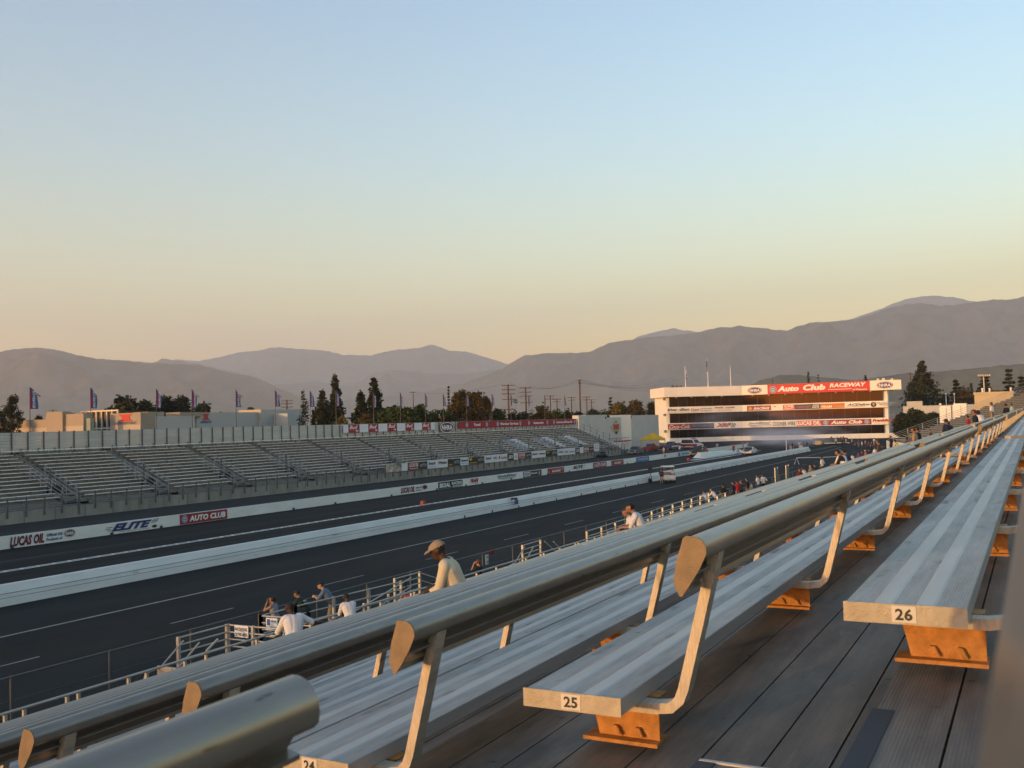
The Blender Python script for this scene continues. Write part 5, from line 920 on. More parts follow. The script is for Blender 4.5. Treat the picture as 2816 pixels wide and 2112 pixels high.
t = car('race_car','white race car with a black bonnet smoking its tyres on the near lane',2060,1250,pi+.05,4.9,1.95,[(-2.4,.3),(2.3,.3),(2.5,.45),(2.48,.72),(1.3,.9),(-1.2,1.0),(-2.4,.98)],(-1.9,.95,-1.1,.2,.93,1.42),paint('race_white',(.62,.62,.58)),(-1.5,1.55),.34)
MB().add([(2.35,-.7,.79),(1.05,-.72,.96),(1.05,.72,.96),(2.35,.7,.79)],[(0,1,2,3)]).build('bonnet',paint('black',(.018,.018,.022)),t); MB().prism([(.9,.9),(1.8,.84),(1.5,1.06),(.95,1.08)],-.3,.3,'y').build('bonnet_scoop',paint('black',(.018,.018,.022)),t)
# trailer, tent, netting
q = onz(1742,1244,0); t = thing('box_trailer','small white box trailer with a red roof edge behind the teal pickup','trailer',(q.x+4,q.y+4,0),.1); b = MB().box(-3,3,-1.1,1.1,.5,2.5).build('box',paint('van_white',(.62,.60,.57)),t); bev(b,.05); MB().box(-3.05,3.05,-1.14,1.14,2.3,2.56).build('roof_edge',paint('panel_red2',(.30,.02,.02)),t); text('RACE',t,ORG,(-1.2,-1.13,1.5),U1,V1,1.6,.45,.2,.03)
for s in (-1,1): wheel(t,.3,s*1.0,.36)
q = onz(1810,1240,0); t = thing('canopy_tent','yellow pop-up canopy tent by the left end of the tower','tent',(q.x+16,q.y+7,0),.3); YC = mat('canopy_yellow',(.62,.36,.02),.75,var=.1,scale=1); mb = MB(); n = 2.9
mb.add([(-n,-n,2.3),(n,-n,2.3),(n,n,2.3),(-n,n,2.3),(0,0,3.9),(-n,-n,2.0),(n,-n,2.0),(n,n,2.0),(-n,n,2.0)],[(0,1,4),(1,2,4),(2,3,4),(3,0,4),(0,1,6,5),(1,2,7,6),(2,3,8,7),(3,0,5,8)]); mb.build('canopy',YC,t)
for a in (-1,1):
    for b in (-1,1): MB().tube([(a*n*.97,b*n*.97,0),(a*n*.97,b*n*.97,2.2)],.05,6).build('leg',STEEL,t)
q = onz(1822,1239,0); t = thing('safety_netting','heap of crumpled orange safety netting between the red and the striped pickups','netting',(q.x,q.y+1.5,0)); mb = MB(); rnd.seed(8); vs = []
for i in range(13):
    for j in range(9): u, v = i/12, j/8; vs.append((-2.4+4.8*u, .8*sin(v*6+u*4)+.4*noise.noise(Vector((u*4,v*4,1))), max(0,2.0*sin(pi*min(1,u*.6+.32))*(1-v)*(.8+.5*noise.noise(Vector((u*5,v*3,7)))))))
mb.add(vs,[(i*9+j,(i+1)*9+j,(i+1)*9+j+1,i*9+j+1) for i in range(12) for j in range(8)],0,False); mb.build('net',mat('netting_orange',(.42,.12,.02),.8,var=.5,scale=3),t)
# golf cart
q = onz(1838,1327,0); t = thing('golf_cart','white golf cart with a pale roof on the road','golf cart',(q.x,q.y,0),pi+.55); CW = paint('cart_white',(.62,.60,.52))
b = MB().prism([(.35,.28),(1.15,.30),(1.28,.45),(1.22,.68),(.85,.86),(.45,.88)],-.58,.58,'y').build('front_cowl',CW,t); bev(b,.06); MB().box(-1.2,.5,-.6,.6,.26,.36).build('floor',BLK2,t)
b = MB().prism([(-1.25,.36),(-.15,.36),(-.15,.66),(-1.25,.62)],-.6,.6,'y').build('rear_body',CW,t); bev(b,.05); b = MB().box(-.72,-.15,-.55,.55,.66,.80).build('seat',mat('seat_tan',(.25,.20,.14),.7),t); b = MB().box(-.85,-.72,-.55,.55,.75,1.15).build('seat_back',mat('seat_tan',(.25,.20,.14),.7),t)
b = MB().prism([(-1.15,1.76),(.75,1.76),(.72,1.84),(-.2,1.90),(-1.12,1.84)],-.62,.62,'y').build('roof',CW,t); bev(b,.03)
for s in (-1,1):
    MB().tube([(.62,s*.55,.86),(.55,s*.56,1.77)],.022,6).build('roof_post',CHR_,t); MB().tube([(-1.0,s*.55,.64),(-1.02,s*.56,1.77)],.022,6).build('roof_post',CHR_,t)
    for x in (.78,-.82): wheel(t,x,s*.5,.23,.18)
    MB().box(1.2,1.27,s*.36-.08,s*.36+.08,.56,.66).build('headlight',HL,t)
MB().box(-1.75,-1.25,-.55,.55,.45,.85).build('cargo_box',BLK2,t); MB().tube([(.45,.25,.85),(.25,.25,1.08)],.02,6).build('steering_column',BLK2,t)
# camera stand by the wall
q = onz(1790,1326,0); t = thing('video_camera','black video camera on a slim stand with a dark bag at its foot','camera',(q.x,q.y,0))
for i in range(3): MB().tube([(0,0,1.1),(.3*cos(i*2.1),.3*sin(i*2.1),0)],.02,5).build('leg',BLK2,t)
MB().tube([(0,0,1.05),(0,0,1.35)],.03,6).build('column',BLK2,t); b = MB().box(-.38,.25,-.13,.13,1.35,1.72).build('camera_body',BLK2,t); MB().tube([(-.38,0,1.55),(-.66,0,1.57)],.08,8).build('lens',BLK2,t); MB().ball((.1,.05,1.78),.12).build('viewfinder',BLK2,t); MB().ball((.0,.1,.22),.3,sc=(1.1,.7,.8)).build('bag',BLK2,t)
# tyre smoke drifting across the start line
def smoke(name, c, r, dens, seed):
    m = bpy.data.materials.new('tyre_smoke'); m.use_nodes = True; nt = m.node_tree; nt.nodes.clear(); N = nt.nodes; L = nt.links
    o = N.new('ShaderNodeOutputMaterial'); v = N.new('ShaderNodeVolumePrincipled'); v.inputs['Color'].default_value = (.72,.80,1.0,1)
    tc = N.new('ShaderNodeTexCoord'); mp = N.new('ShaderNodeMapping'); mp.inputs['Location'].default_value = (seed,seed*2,0); nz = N.new('ShaderNodeTexNoise'); nz.inputs['Scale'].default_value = 1.5; nz.inputs['Detail'].default_value = 3
    L.new(tc.outputs['Object'], mp.inputs[0]); L.new(mp.outputs[0], nz.inputs['Vector'])
    ln = N.new('ShaderNodeVectorMath'); ln.operation = 'LENGTH'; L.new(tc.outputs['Object'], ln.inputs[0])
    mr = N.new('ShaderNodeMapRange'); mr.inputs['From Min'].default_value = 1.0; mr.inputs['From Max'].default_value = .25; L.new(ln.outputs['Value'], mr.inputs['Value'])
    m2 = N.new('ShaderNodeMapRange'); m2.inputs['From Min'].default_value = .40; m2.inputs['From Max'].default_value = .66; L.new(nz.outputs['Fac'], m2.inputs['Value'])
    mu = N.new('ShaderNodeMath'); mu.operation = 'MULTIPLY'; L.new(mr.outputs[0], mu.inputs[0]); L.new(m2.outputs[0], mu.inputs[1])
    mv = N.new('ShaderNodeMath'); mv.operation = 'MULTIPLY'; L.new(mu.outputs[0], mv.inputs[0]); mv.inputs[1].default_value = dens; L.new(mv.outputs[0], v.inputs['Density']); L.new(v.outputs[0], o.inputs['Volume'])
    ob = MB().ball((0,0,0), 1.0, 20, 12).build(name, m); ob.location = c; ob.scale = r; return tag(ob, kind='stuff')
smoke('smoke', (212,47,2.6), (30,13,2.55), .05, 1.0); smoke('smoke', (236,62,5.2), (22,16,4.9), .022, 3.0); smoke('smoke', (248,46,4.2), (17,12,4.0), .018, 5.0)
# ================================================================ FENCE, PLATFORMS, PEOPLE
ALU = mat('rail_aluminium', (.44,.40,.34), .45, .35, var=.12, scale=3); MESHM = bpy.data.materials.new('chain_link'); MESHM.use_nodes = True
_n = MESHM.node_tree; _b = _n.nodes['Principled BSDF']; _b.inputs['Base Color'].default_value = (.16,.17,.17,1); _b.inputs['Alpha'].default_value = .10
t = thing('chain_link_fence', 'chain-link fence with steel posts between the bleachers and the return road', 'fence', (0,23.45,0)); FST = mat('fence_steel', (.12,.125,.125), .5, .4)
MB().tube([(5,0,1.15),(112,0,1.15)],.024,6).build('top_rail',FST,t); MB().quad((5,.02,.04),(112,.02,.04),(112,.02,1.14),(5,.02,1.14)).build('mesh',MESHM,t); MB().tube([(5,0,.55),(112,0,.55)],.008,5).build('tension_wire',FST,t)
for i in range(34): MB().tube([(13.2+3.02*i,-.03,0),(13.2+3.02*i,-.03,1.18)],.032,6).build('post',FST,t)
q = ony(1337,1528,23.4); t2 = thing('fence_sign','small white notice hung on the chain-link fence right of the cream-shirted man','sign',(q.x,23.36,.85)); MB().box(-.14,.14,0,.012,-.26,.2).build('plate',WLET,t2); text('NO',t2,BLK2,(-.08,-.003,.02),U1,V1,.16,.12); text('PASS',t2,BLK2,(-.1,-.003,-.2),U1,V1,.2,.12)
q = ony(1350,1515,23.4); t2 = thing('red_cloth','strip of dark red cloth hung over the chain-link fence top rail','cloth',(q.x,23.38,1.12)); MB().box(-.24,.24,-.02,.0,-.12,.06).build('cloth',mat('red_cloth_m',(.20,.02,.025),.8),t2)
# front handrail
RY, RZ = 20.75, 1.06
t = thing('front_handrail', 'long aluminium handrail with square posts along the front of the bleachers', 'handrail', (0,RY,0)); MB().tube([(6,0,RZ),(118,0,RZ+.3)],.035,8).build('top_rail',ALU,t)
for px in (8,60,177,208,345,394,499,557,696,800,940,1036,1120,1129,1191,1212,1300,1354,1419,1436,1477,1485,1529,1572,1580,1625,1663,1700,1740,1790,1840,1890,1930,1980,2020,2060,2090,2120,2150,2180,2210): x = Xat(px, RY); MB().box(x-.035,x+.035,-.035,.035,-.05,RZ-.03+.3*(x-6)/112).build('post',ALU,t)
for (a,b),(c,d) in (((858,1734),(922,1695)),((1336,1591),(1408,1549)),((560,1790),(592,1757))): A = ony(a,b,RY); B = ony(c,d,RY); MB().tube([(A.x,-.1,A.z),(B.x,-.1,B.z)],.035,8).build('brace',ALU,t)
# wheelchair platforms with five-bar guards
PLF = mat('platform_deck',(.25,.24,.22),.6,.2,var=.2,scale=2)
def guard(t, a, b, z0=.25, z1=1.2, n=5, posts=2):
    a, b = Vector((*a,0)), Vector((*b,0))
    for i in range(n): z = z0+(z1-z0)*(i+.35)/(n-.65); MB().tube([a+Vector((0,0,z)),b+Vector((0,0,z))],.026,6).build('guard_bar',ALU,t)
    for i in range(posts): p = a.lerp(b,i/(posts-1)); MB().box(p.x-.045,p.x+.045,p.y-.045,p.y+.045,0,z1+.03).build('guard_post',ALU,t)
t = thing('viewing_platform','low wheelchair platform with five-bar guards left of the white shirted man','platform',(0,0,0)); MB().box(21.1,24.2,20.95,22.72,.02,.25).build('deck',PLF,t)
guard(t,(21.1,22.7),(23.07,22.7)); guard(t,(23.1,22.68),(23.2,20.7),posts=3)
for y in (22.55,21.9): MB().tube([(21.15,y,1.12),(20.3,y,.55),(19.75,y,.5),(19.6,y,.1)],.026,6).build('stair_rail',ALU,t)
MB().box(20.2,20.25,21.85,22.6,0,.6).build('stair_post',ALU,t)
t2 = thing('notice_sign','white NO STANDING IN THIS AREA notice on the lit guard bars','sign',(23.08,22.1,1.06)); MB().box(-.012,0,-.28,.28,-.20,.16).build('plate',WLET,t2); text('NO STANDING',t2,BLK2,(-.014,.24,.0),(0,-1,0),V1,.48,.10); text('IN THIS AREA',t2,BLK2,(-.014,.24,-.16),(0,-1,0),V1,.48,.10)
t = thing('ramp_platform','second wheelchair platform with guards and a long ramp below the leaning spectators','platform',(0,0,0)); MB().box(24.55,31.5,21.0,22.72,.02,.25).build('deck',PLF,t)
guard(t,(24.6,22.7),(24.75,20.75),posts=3); guard(t,(24.6,22.7),(26.3,22.72),posts=2,n=3,z0=.5); guard(t,(26.3,22.72),(31.9,22.2),posts=4,n=3,z0=.5)
for dz in (0,-.35): MB().tube([(26.8,21.1,.8+dz),(32.3,22.0,1.3+dz)],.026,6).build('ramp_rail',ALU,t)
guard(t,(32.4,22.85),(34.2,22.86)); 
for dz in (0,-.3): MB().tube([(34.25,22.8,1.15+dz),(35.9,22.1,.45+dz)],.024,6).build('stair_rail',ALU,t)
for x,y in ((28.3,21.3),(30.2,21.6)): MB().box(x-.04,x+.04,y-.04,y+.04,0,1.05).build('guard_post',ALU,t)
t2 = thing('notice_sign','white wheelchair ONLY notice on the upper lit guard bar','sign',(24.55,22.25,1.03)); MB().box(-.012,0,-.30,.18,-.26,.14).build('plate',WLET,t2); MB().box(-.016,-.013,.0,.14,-.1,.1).build('wheelchair_symbol',BLUE,t2); text('ONLY',t2,BLK2,(-.014,.05,-.22),(0,-1,0),V1,.33,.10); text('PARKING',t2,BLUE,(-.014,-.03,.02),(0,-1,0),V1,.24,.06)
t2 = thing('notice_sign','white NO notice half hidden beside the leaning man in white','sign',(24.62,21.6,.62)); MB().box(-.012,0,-.2,.2,-.2,.16).build('plate',WLET,t2); text('NO',t2,BLK2,(-.014,.14,.0),(0,-1,0),V1,.2,.11); text('STANDING',t2,BLK2,(-.014,.16,-.15),(0,-1,0),V1,.32,.08)
q = ony(1131,1640,21.9); t2 = thing('drinks_cooler','white cooler with a red lid and raised black handle on the platform','cooler',(q.x,21.9,.25)); b = MB().box(-.28,.28,-.2,.2,0,.36).build('cooler_body',WLET,t2); bev(b,.03); b = MB().box(-.3,.3,-.22,.22,.36,.43).build('lid',RED2,t2); bev(b,.02); MB().tube([(-.05,.2,.1),(-.05,.2,1.0)],.03,6).build('handle',BLK2,t2); MB().tube([(-.13,.2,1.0),(-.13,.2,1.1),(.03,.2,1.1),(.03,.2,1.0),(-.13,.2,1.0)],.025,6).build('handle_grip',BLK2,t2)
t = thing('viewing_platform','third wheelchair platform with guards by the aisle left of the seated pair','platform',(0,0,0)); MB().box(43.0,46.8,20.95,22.72,.02,.3).build('deck',PLF,t); guard(t,(43.1,22.7),(45.3,22.8))
for y in (22.6,22.1):
    MB().tube([(43.1,y,1.15),(41.7,y,.2)],.026,6).build('stair_rail',ALU,t); MB().tube([(45.35,y,1.15),(46.9,y,.3)],.026,6).build('stair_rail',ALU,t)
t = thing('access_ramp','long sunlit ramp with paired handrails in front of the second seating block','ramp',(0,0,0)); MB().add([(50.5,21.2,.05),(74,21.2,.45),(74,22.6,.45),(50.5,22.6,.05),(50.5,21.2,0),(74,21.2,0),(74,22.6,0),(50.5,22.6,0)],[(0,1,2,3),(0,1,5,4),(3,2,6,7),(1,2,6,5)]).build('ramp_deck',PLF,t)
for y in (21.25,22.55):
    for z in (1.02,.72): MB().tube([(50.5,y,z+.05),(74,y,z+.45)],.03,6).build('ramp_rail',ALU,t)
    for i in range(12): x = 50.6+2.1*i; MB().box(x-.05,x+.05,y-.05,y+.05,0,1.04+.4*(x-50.5)/23.5).build('ramp_post',ALU,t)
# folding steps near the two standing spectators
q = ony(2068,1395,22.3); t = thing('step_ladder','small aluminium step ladder beside the two standing spectators in white','ladder',(q.x,22.3,0))
for s in (-.2,.2): MB().tube([(s,-.3,0),(s,0,1.3)],.025,6).build('rail',ALU,t); MB().tube([(s,.35,0),(s,0,1.3)],.02,6).build('rear_leg',ALU,t)
for i in range(4): MB().box(-.2,.2,-.26+.07*i,-.14+.07*i,.28*(i+1)-.02,.28*(i+1)).build('rung',ALU,t)
for px,py,lb in ((2130,1305,'upright grey panel on a frame beyond the standing spectators, left'),(2160,1300,'slatted upright frame beyond the standing spectators, right')):
    q = ony(px,py,23.2); t = thing('screen_panel',lb,'panel',(q.x,23.0,0)); MB().box(-.55,.55,0,.03,.4,2.0).build('panel',mat('panel_grey',(.14,.16,.17),.6),t)
    for s in (-.58,.58): MB().box(s-.03,s+.03,-.02,.05,0,2.1).build('panel_post',ALU,t)
# raised end bleachers (far right): angled towards the start line, their far ends stepping down at the left
def raised():
    E0 = ond(2455, 1191, 168.); ang = pi+R_(16) if False else pi+radians(16); rows = 29; L = 58.
    t = thing('raised_bleachers','sunlit bleachers angled towards the start line, rising to the right picture edge','bleachers',(E0.x,E0.y,0),ang); z0 = E0.z-.95
    for k in range(rows): MB().box(0,L,.8*k,.8*k+.3,z0+.285*k-.06,z0+.285*k).build('bench',A_SEAT,t)
    mb = MB()
    for k in range(-1,rows): y = .8*k; z = z0+.285*k; mb.box(0,L,y-.35,y+.45,z-.44,z-.40); mb.quad((0,y+.45,z-.42),(L,y+.45,z-.42),(L,y+.45,z-.13),(0,y+.45,z-.13))
    mb.build('treads',FT,t)
    mb = MB()
    for z in (.45,.78,1.1): mb.tube([(-.1,-.9,z0+z-.65),(-.1,.8*rows,z0+.285*rows+z-.35)],.035,6)
    mb.build('end_rail',WIRE,t)
    for k in range(0,rows,3): MB().box(-.14,-.06,.8*k,.8*k+.08,z0+.285*k-.5,z0+.285*k+.80).build('rail_post',STEEL,t)
    mb = MB()
    for k in range(0,rows,2): mb.bar((.2,.8*k,0),(.2,.8*k,z0+.285*k-.44),.12); 
    mb.build('support_posts',STEEL,t); MB().box(0,L,-1.1,-1.0,0,z0-.3).build('front_wall',CREAM,t)
raised()
# ---------------------------------------------------------------- people
import numpy as np
def capsule(a, b, ra, rb, n=10):
    a, b = Vector(a), Vector(b); d = b-a; l = d.length; d = d/l if l > 1e-6 else Vector((0,0,1)); t = Vector((1,0,0)) if abs(d.x) < .8 else Vector((0,1,0)); u = d.cross(t).normalized(); v = d.cross(u)
    rings = [(a-d*ra*.95, ra*.3),(a-d*ra*.6, ra*.8),(a, ra),(b, rb),(b+d*rb*.6, rb*.8),(b+d*rb*.95, rb*.3)]
    vs = [c+(u*cos(2*pi*k/n)+v*sin(2*pi*k/n))*r for c, r in rings for k in range(n)]
    fs = [(i*n+k,i*n+(k+1)%n,(i+1)*n+(k+1)%n,(i+1)*n+k) for i in range(5) for k in range(n)]+[tuple(range(n))[::-1],tuple(range(5*n,6*n))]
    return vs, fs
def V(*a): return Vector(a)
def figure(P):
    """P: pose. returns list of (tag, a, b, ra, rb); forward is +x"""
    pel, ch, hd = V(*P['pel']), V(*P['ch']), V(*P['hd']); sg = V(*P.get('sd',(0,1,0))); k = P.get('k',1.0); B = []
    up = (ch-pel).normalized(); mid = pel.lerp(ch,.45)
    for s in (-1,1):
        B += [('pelvis', pel+sg*.075*s, pel+sg*.07*s+up*.10, .115, .112), ('torso', mid+sg*.055*s*k, ch+sg*.085*s*k-up*.06, .112*k, .118*k)]
    B += [('torso', pel+up*.08, ch-up*.05, .125*k, .125*k), ('torso', ch-sg*.155*k+up*.02, ch+sg*.155*k+up*.02, .068, .068)]
    nk = ch+up*.07; B += [('neck', nk, hd+(hd-nk).normalized()*-.06, .060, .055)]
    f = V(*P['face']).normalized(); hu = V(0,0,1); hu = (hu-f*hu.dot(f)).normalized(); hs = hu.cross(f)
    B += [('head', hd+hu*.035-f*.02, hd+hu*.03+f*.015, .092, .088), ('head', hd-hu*.02+f*.025, hd-hu*.065+f*.045, .072, .046), ('head', hd-hu*.035-f*.035, hd-f*.03, .07, .08), ('head', hd+f*.098+hu*.005, hd+f*.112-hu*.018, .011, .014), ('head', hd+f*.088-hu*.055, hd+f*.092-hu*.05, .016, .016)]
    for s in (-1,1): B += [('head', hd+hs*.088*s-hu*.01, hd+hs*.094*s+hu*.018, .014, .018), ('head', hd+f*.086+hs*.032*s+hu*.022, hd+f*.084+hs*.034*s+hu*.022, .014, .014)]
    for s, (el, wr, hn) in zip((-1,1), P['arms']):
        sh = ch+sg*.19*s*k+up*.01; el, wr, hn = V(*el), V(*wr), V(*hn).normalized(); q = (wr-el).normalized()
        B += [('uarm', sh, el, .056, .045), ('farm', el, wr, .044, .029), ('hand', wr+hn*.015, wr+hn*.075, .030, .034)]
        sd_ = hn.cross(V(0,0,1) if abs(hn.z) < .8 else V(1,0,0)).normalized(); pn = sd_.cross(hn)
        for i in range(4):
            o = (i-1.5)*.019; L = (.066,.078,.082,.07)[i]; p0 = wr+hn*.09+sd_*o; p1 = p0+hn*L*.5-pn*.006; B += [('hand', p0, p1, .0095, .009), ('hand', p1, p1+hn*L*.36-pn*L*.28, .009, .0075)]
        B += [('hand', wr+hn*.03+sd_*.032*s, wr+hn*.075+sd_*.058*s, .012, .010)]
    for s, (hp, kn, an, toe) in zip((-1,1), P['legs']):
        hp, kn, an, toe = V(*hp), V(*kn), V(*an), V(*toe).normalized()
        B += [('thigh', hp, kn, .090, .060), ('shin', kn, an, .058, .041), ('foot', an+V(0,0,-.045)-toe*.05, an+V(0,0,-.052)+toe*.15, .043, .036)]
    return B, (hd, f, hu, hs)
def legs_sit(spread=.14, kx=.43, ax=.40, dz=-.33): return [((0,-.09,.10),(kx,-spread,.10),(ax,-spread-.01,dz),(1,-.15,0)),((0,.09,.10),(kx,spread,.10),(ax+.05,spread+.02,dz),(1,.15,0))]
def legs_std(a=.10): return [((0,-.09,.92),(.02,-a,.50),(-.02,-a-.01,.09),(1,-.2,0)),((0,.09,.92),(.04,a,.50),(.02,a+.02,.09),(1,.25,0))]
POSES = {
 'stand': dict(pel=(0,0,.93),ch=(.0,0,1.39),hd=(.03,0,1.625),face=(1,0,-.05),arms=[((-.03,-.26,1.13),(.06,-.25,.90),(.2,.05,-1)),((-.02,.25,1.12),(.10,.23,.90),(.3,-.05,-1))],legs=legs_std()),
 'hips': dict(pel=(0,0,.93),ch=(.0,0,1.39),hd=(.03,0,1.625),face=(1,.2,-.05),arms=[((-.10,-.36,1.16),(.04,-.19,1.02),(.6,.8,-.1)),((-.10,.36,1.16),(.04,.19,1.02),(.6,-.8,-.1))],legs=legs_std(.14)),
 'lean': dict(pel=(-.10,0,.92),ch=(.16,0,1.30),hd=(.29,0,1.50),face=(1,.15,-.15),arms=[((.32,-.24,1.10),(.52,-.06,1.16),(.2,1,-.1)),((.34,.24,1.10),(.54,.04,1.17),(.2,-1,-.1))],legs=[((-.10,-.09,.91),(-.06,-.10,.50),(-.16,-.11,.09),(1,-.2,0)),((-.10,.09,.91),(.0,.10,.50),(-.04,.12,.09),(1,.2,0))]),
 'face': dict(pel=(-.06,0,.92),ch=(.02,0,1.37),hd=(.06,0,1.60),face=(1,.1,.05),arms=[((.24,-.22,1.24),(.20,-.08,1.52),(-.1,.3,1)),((.26,.20,1.26),(.21,.08,1.53),(-.1,-.3,1))],legs=legs_std(),k=.9),
 'photo': dict(pel=(0,0,.93),ch=(.0,0,1.39),hd=(.03,0,1.625),face=(1,-.1,0),arms=[((.16,-.34,1.34),(.19,-.10,1.58),(.1,.8,.5)),((.18,.30,1.26),(.20,.08,1.56),(.1,-.7,.6))],legs=legs_std()),
 'sit': dict(pel=(0,0,.11),ch=(.04,0,.56),hd=(.09,0,.79),face=(1,0,-.1),arms=[((.06,-.28,.30),(.30,-.17,.19),(1,.1,-.2)),((.06,.28,.30),(.30,.17,.19),(1,-.1,-.2))],legs=legs_sit()),
 'sitfwd': dict(pel=(0,0,.11),ch=(.20,0,.50),hd=(.33,0,.70),face=(1,.1,-.25),arms=[((.34,-.22,.24),(.55,-.06,.22),(.8,.6,-.3)),((.34,.22,.24),(.55,.06,.22),(.8,-.6,-.3))],legs=legs_sit(.17)),
 'sitright': dict(pel=(0,0,.11),ch=(.20,-.06,.50),hd=(.30,-.03,.70),face=(1,.1,-.1),arms=[((.16,-.46,.38),(.20,-.74,.32),(.2,-1,-.1)),((.34,.22,.24),(.5,.12,.20),(.8,-.6,-.3))],legs=legs_sit(.2)),
 'sitdown': dict(pel=(0,0,.11),ch=(.18,0,.51),hd=(.30,.0,.70),face=(1,.25,-.45),arms=[((.24,-.24,.26),(.46,-.12,.16),(.9,.3,-.3)),((.26,.22,.24),(.45,.10,.14),(.9,-.3,-.3))],legs=[((0,-.09,.10),(.44,-.12,.17),(.30,-.12,-.30),(1,-.1,0)),((0,.09,.10),(.42,.16,.14),(.36,.18,-.31),(1,.1,0))]),
 'crouch': dict(pel=(-.12,0,.62),ch=(.22,0,.86),hd=(.40,0,.98),face=(1,0,-.3),arms=[((.34,-.2,.62),(.46,-.12,.42),(.5,.1,-1)),((.34,.2,.62),(.46,.12,.42),(.5,-.1,-1))],legs=[((-.12,-.09,.60),(.22,-.16,.46),(-.02,-.14,.09),(1,-.1,0)),((-.12,.09,.60),(.22,.16,.46),(.04,.14,.09),(1,.1,0))]),
 'walk': dict(pel=(0,0,.92),ch=(.03,0,1.38),hd=(.07,0,1.61),face=(1,0,-.05),arms=[((.10,-.25,1.14),(.28,-.22,.98),(1,.1,-.3)),((-.14,.25,1.14),(-.12,.26,.90),(.2,0,-1))],legs=[((0,-.09,.91),(-.06,-.10,.50),(-.30,-.10,.14),(1,-.1,-.2)),((0,.09,.91),(.20,.10,.52),(.24,.11,.09),(1,.1,0))]),
}
_pc = {}
def posed(pose, vox):
    key = (pose, vox)
    if key in _pc: return _pc[key]
    B, head = figure(POSES[pose]); mb = MB()
    for tg, a, b, ra, rb in B: vs, fs = capsule(a, b, ra, rb); mb.add(vs, fs)
    ob = mb.build('tmp', BARK); md = ob.modifiers.new('r','REMESH'); md.mode = 'VOXEL'; md.voxel_size = vox; md.use_smooth_shade = True
    sm = ob.modifiers.new('s','SMOOTH'); sm.factor = .5; sm.iterations = 3
    bpy.context.view_layer.update(); me = bpy.data.meshes.new_from_object(ob.evaluated_get(bpy.context.evaluated_depsgraph_get())); bpy.data.objects.remove(ob)
    n = len(me.vertices); co = np.empty(n*3); me.vertices.foreach_get('co', co); co = co.reshape(-1,3); no = np.empty(n*3); me.vertices.foreach_get('normal', no); no = no.reshape(-1,3)
    best = np.full(n, 9.); lab = np.zeros(n, int); tags = []
    for tg, a, b, ra, rb in B:
        if tg not in tags: tags.append(tg)
        a, b = np.array(a), np.array(b); d = b-a; l = max(d@d, 1e-9); tt = np.clip((co-a)@d/l, 0, 1); dist = np.linalg.norm(co-a-tt[:,None]*d, axis=1)-(ra+(rb-ra)*tt); m = dist < best; best[m] = dist[m]; lab[m] = tags.index(tg)
    polys = [tuple(p.vertices) for p in me.polygons]; hd, f, hu, hs = (np.array(x) for x in head); rel = co-hd; r_up = rel@hu; r_f = rel@f
    L = np.array(tags)[lab]
    def shell(sel, off, name):
        keep = [p for p in polys if all(sel[i] for i in p)]; used = sorted({i for p in keep for i in p}); ix = {v:i for i,v in enumerate(used)}
        m = bpy.data.meshes.new(name); m.from_pydata([tuple(co[i]+no[i]*off) for i in used], [], [tuple(ix[i] for i in p) for p in keep]); m.polygons.foreach_set('use_smooth', [True]*len(keep)); m.update(); return m
    parts = dict(body=me)
    parts['shirt'] = shell(np.isin(L,['torso','pelvis','uarm']) & ~((L=='pelvis') & (co[:,2] < POSES[pose]['pel'][2]-.03)), .016, 'shirt')
    parts['jacket'] = shell(np.isin(L,['torso','pelvis','uarm','farm']) & ~((L=='pelvis') & (co[:,2] < POSES[pose]['pel'][2]-.04)), .018, 'jacket')
    parts['tank_top'] = shell(np.isin(L,['torso','pelvis']) & ~((L=='pelvis') & (co[:,2] < POSES[pose]['pel'][2]-.0)), .012, 'tank_top')
    parts['trousers'] = shell(np.isin(L,['pelvis','thigh','shin']), .010, 'trousers'); parts['shorts'] = shell(np.isin(L,['pelvis','thigh']), .016, 'shorts'); parts['shoes'] = shell(L=='foot', .008, 'shoes')
    hdm = L == 'head'; parts['hair'] = shell(hdm & ((r_up > .055) | ((r_f < .0) & (r_up > -.045))), .014, 'hair'); parts['long_hair'] = shell((hdm & ((r_up > .045) | ((r_f < .02) & (r_up > -.12)))) | ((L=='neck') & (r_f < 0)), .03, 'hair'); parts['short_hair'] = shell(hdm & ((r_up > .07) | ((r_f < -.02) & (r_up > -.02))), .006, 'hair')
    cap_ = shell(hdm & (r_up > .045), .02, 'cap'); c0 = Vector(hd)+Vector(hu)*.055+Vector(f)*.085; bmx = bmesh.new(); bmx.from_mesh(cap_); hv, fv, uv = Vector(hs), Vector(f), Vector(hu)
    pts = [c0-hv*.085, c0-hv*.075+fv*.07-uv*.012, c0+fv*.10-uv*.02, c0+hv*.075+fv*.07-uv*.012, c0+hv*.085]; lo = [bmx.verts.new(p) for p in pts]; hi = [bmx.verts.new(p+uv*.01) for p in pts]
    bmx.faces.new(lo); bmx.faces.new(hi); [bmx.faces.new((lo[i],lo[(i+1)%5],hi[(i+1)%5],hi[i])) for i in range(5)]; bmx.to_mesh(cap_); bmx.free(); parts['cap'] = cap_
    for m in parts.values(): m.materials.append(BARK)
    _pc[key] = parts; return parts
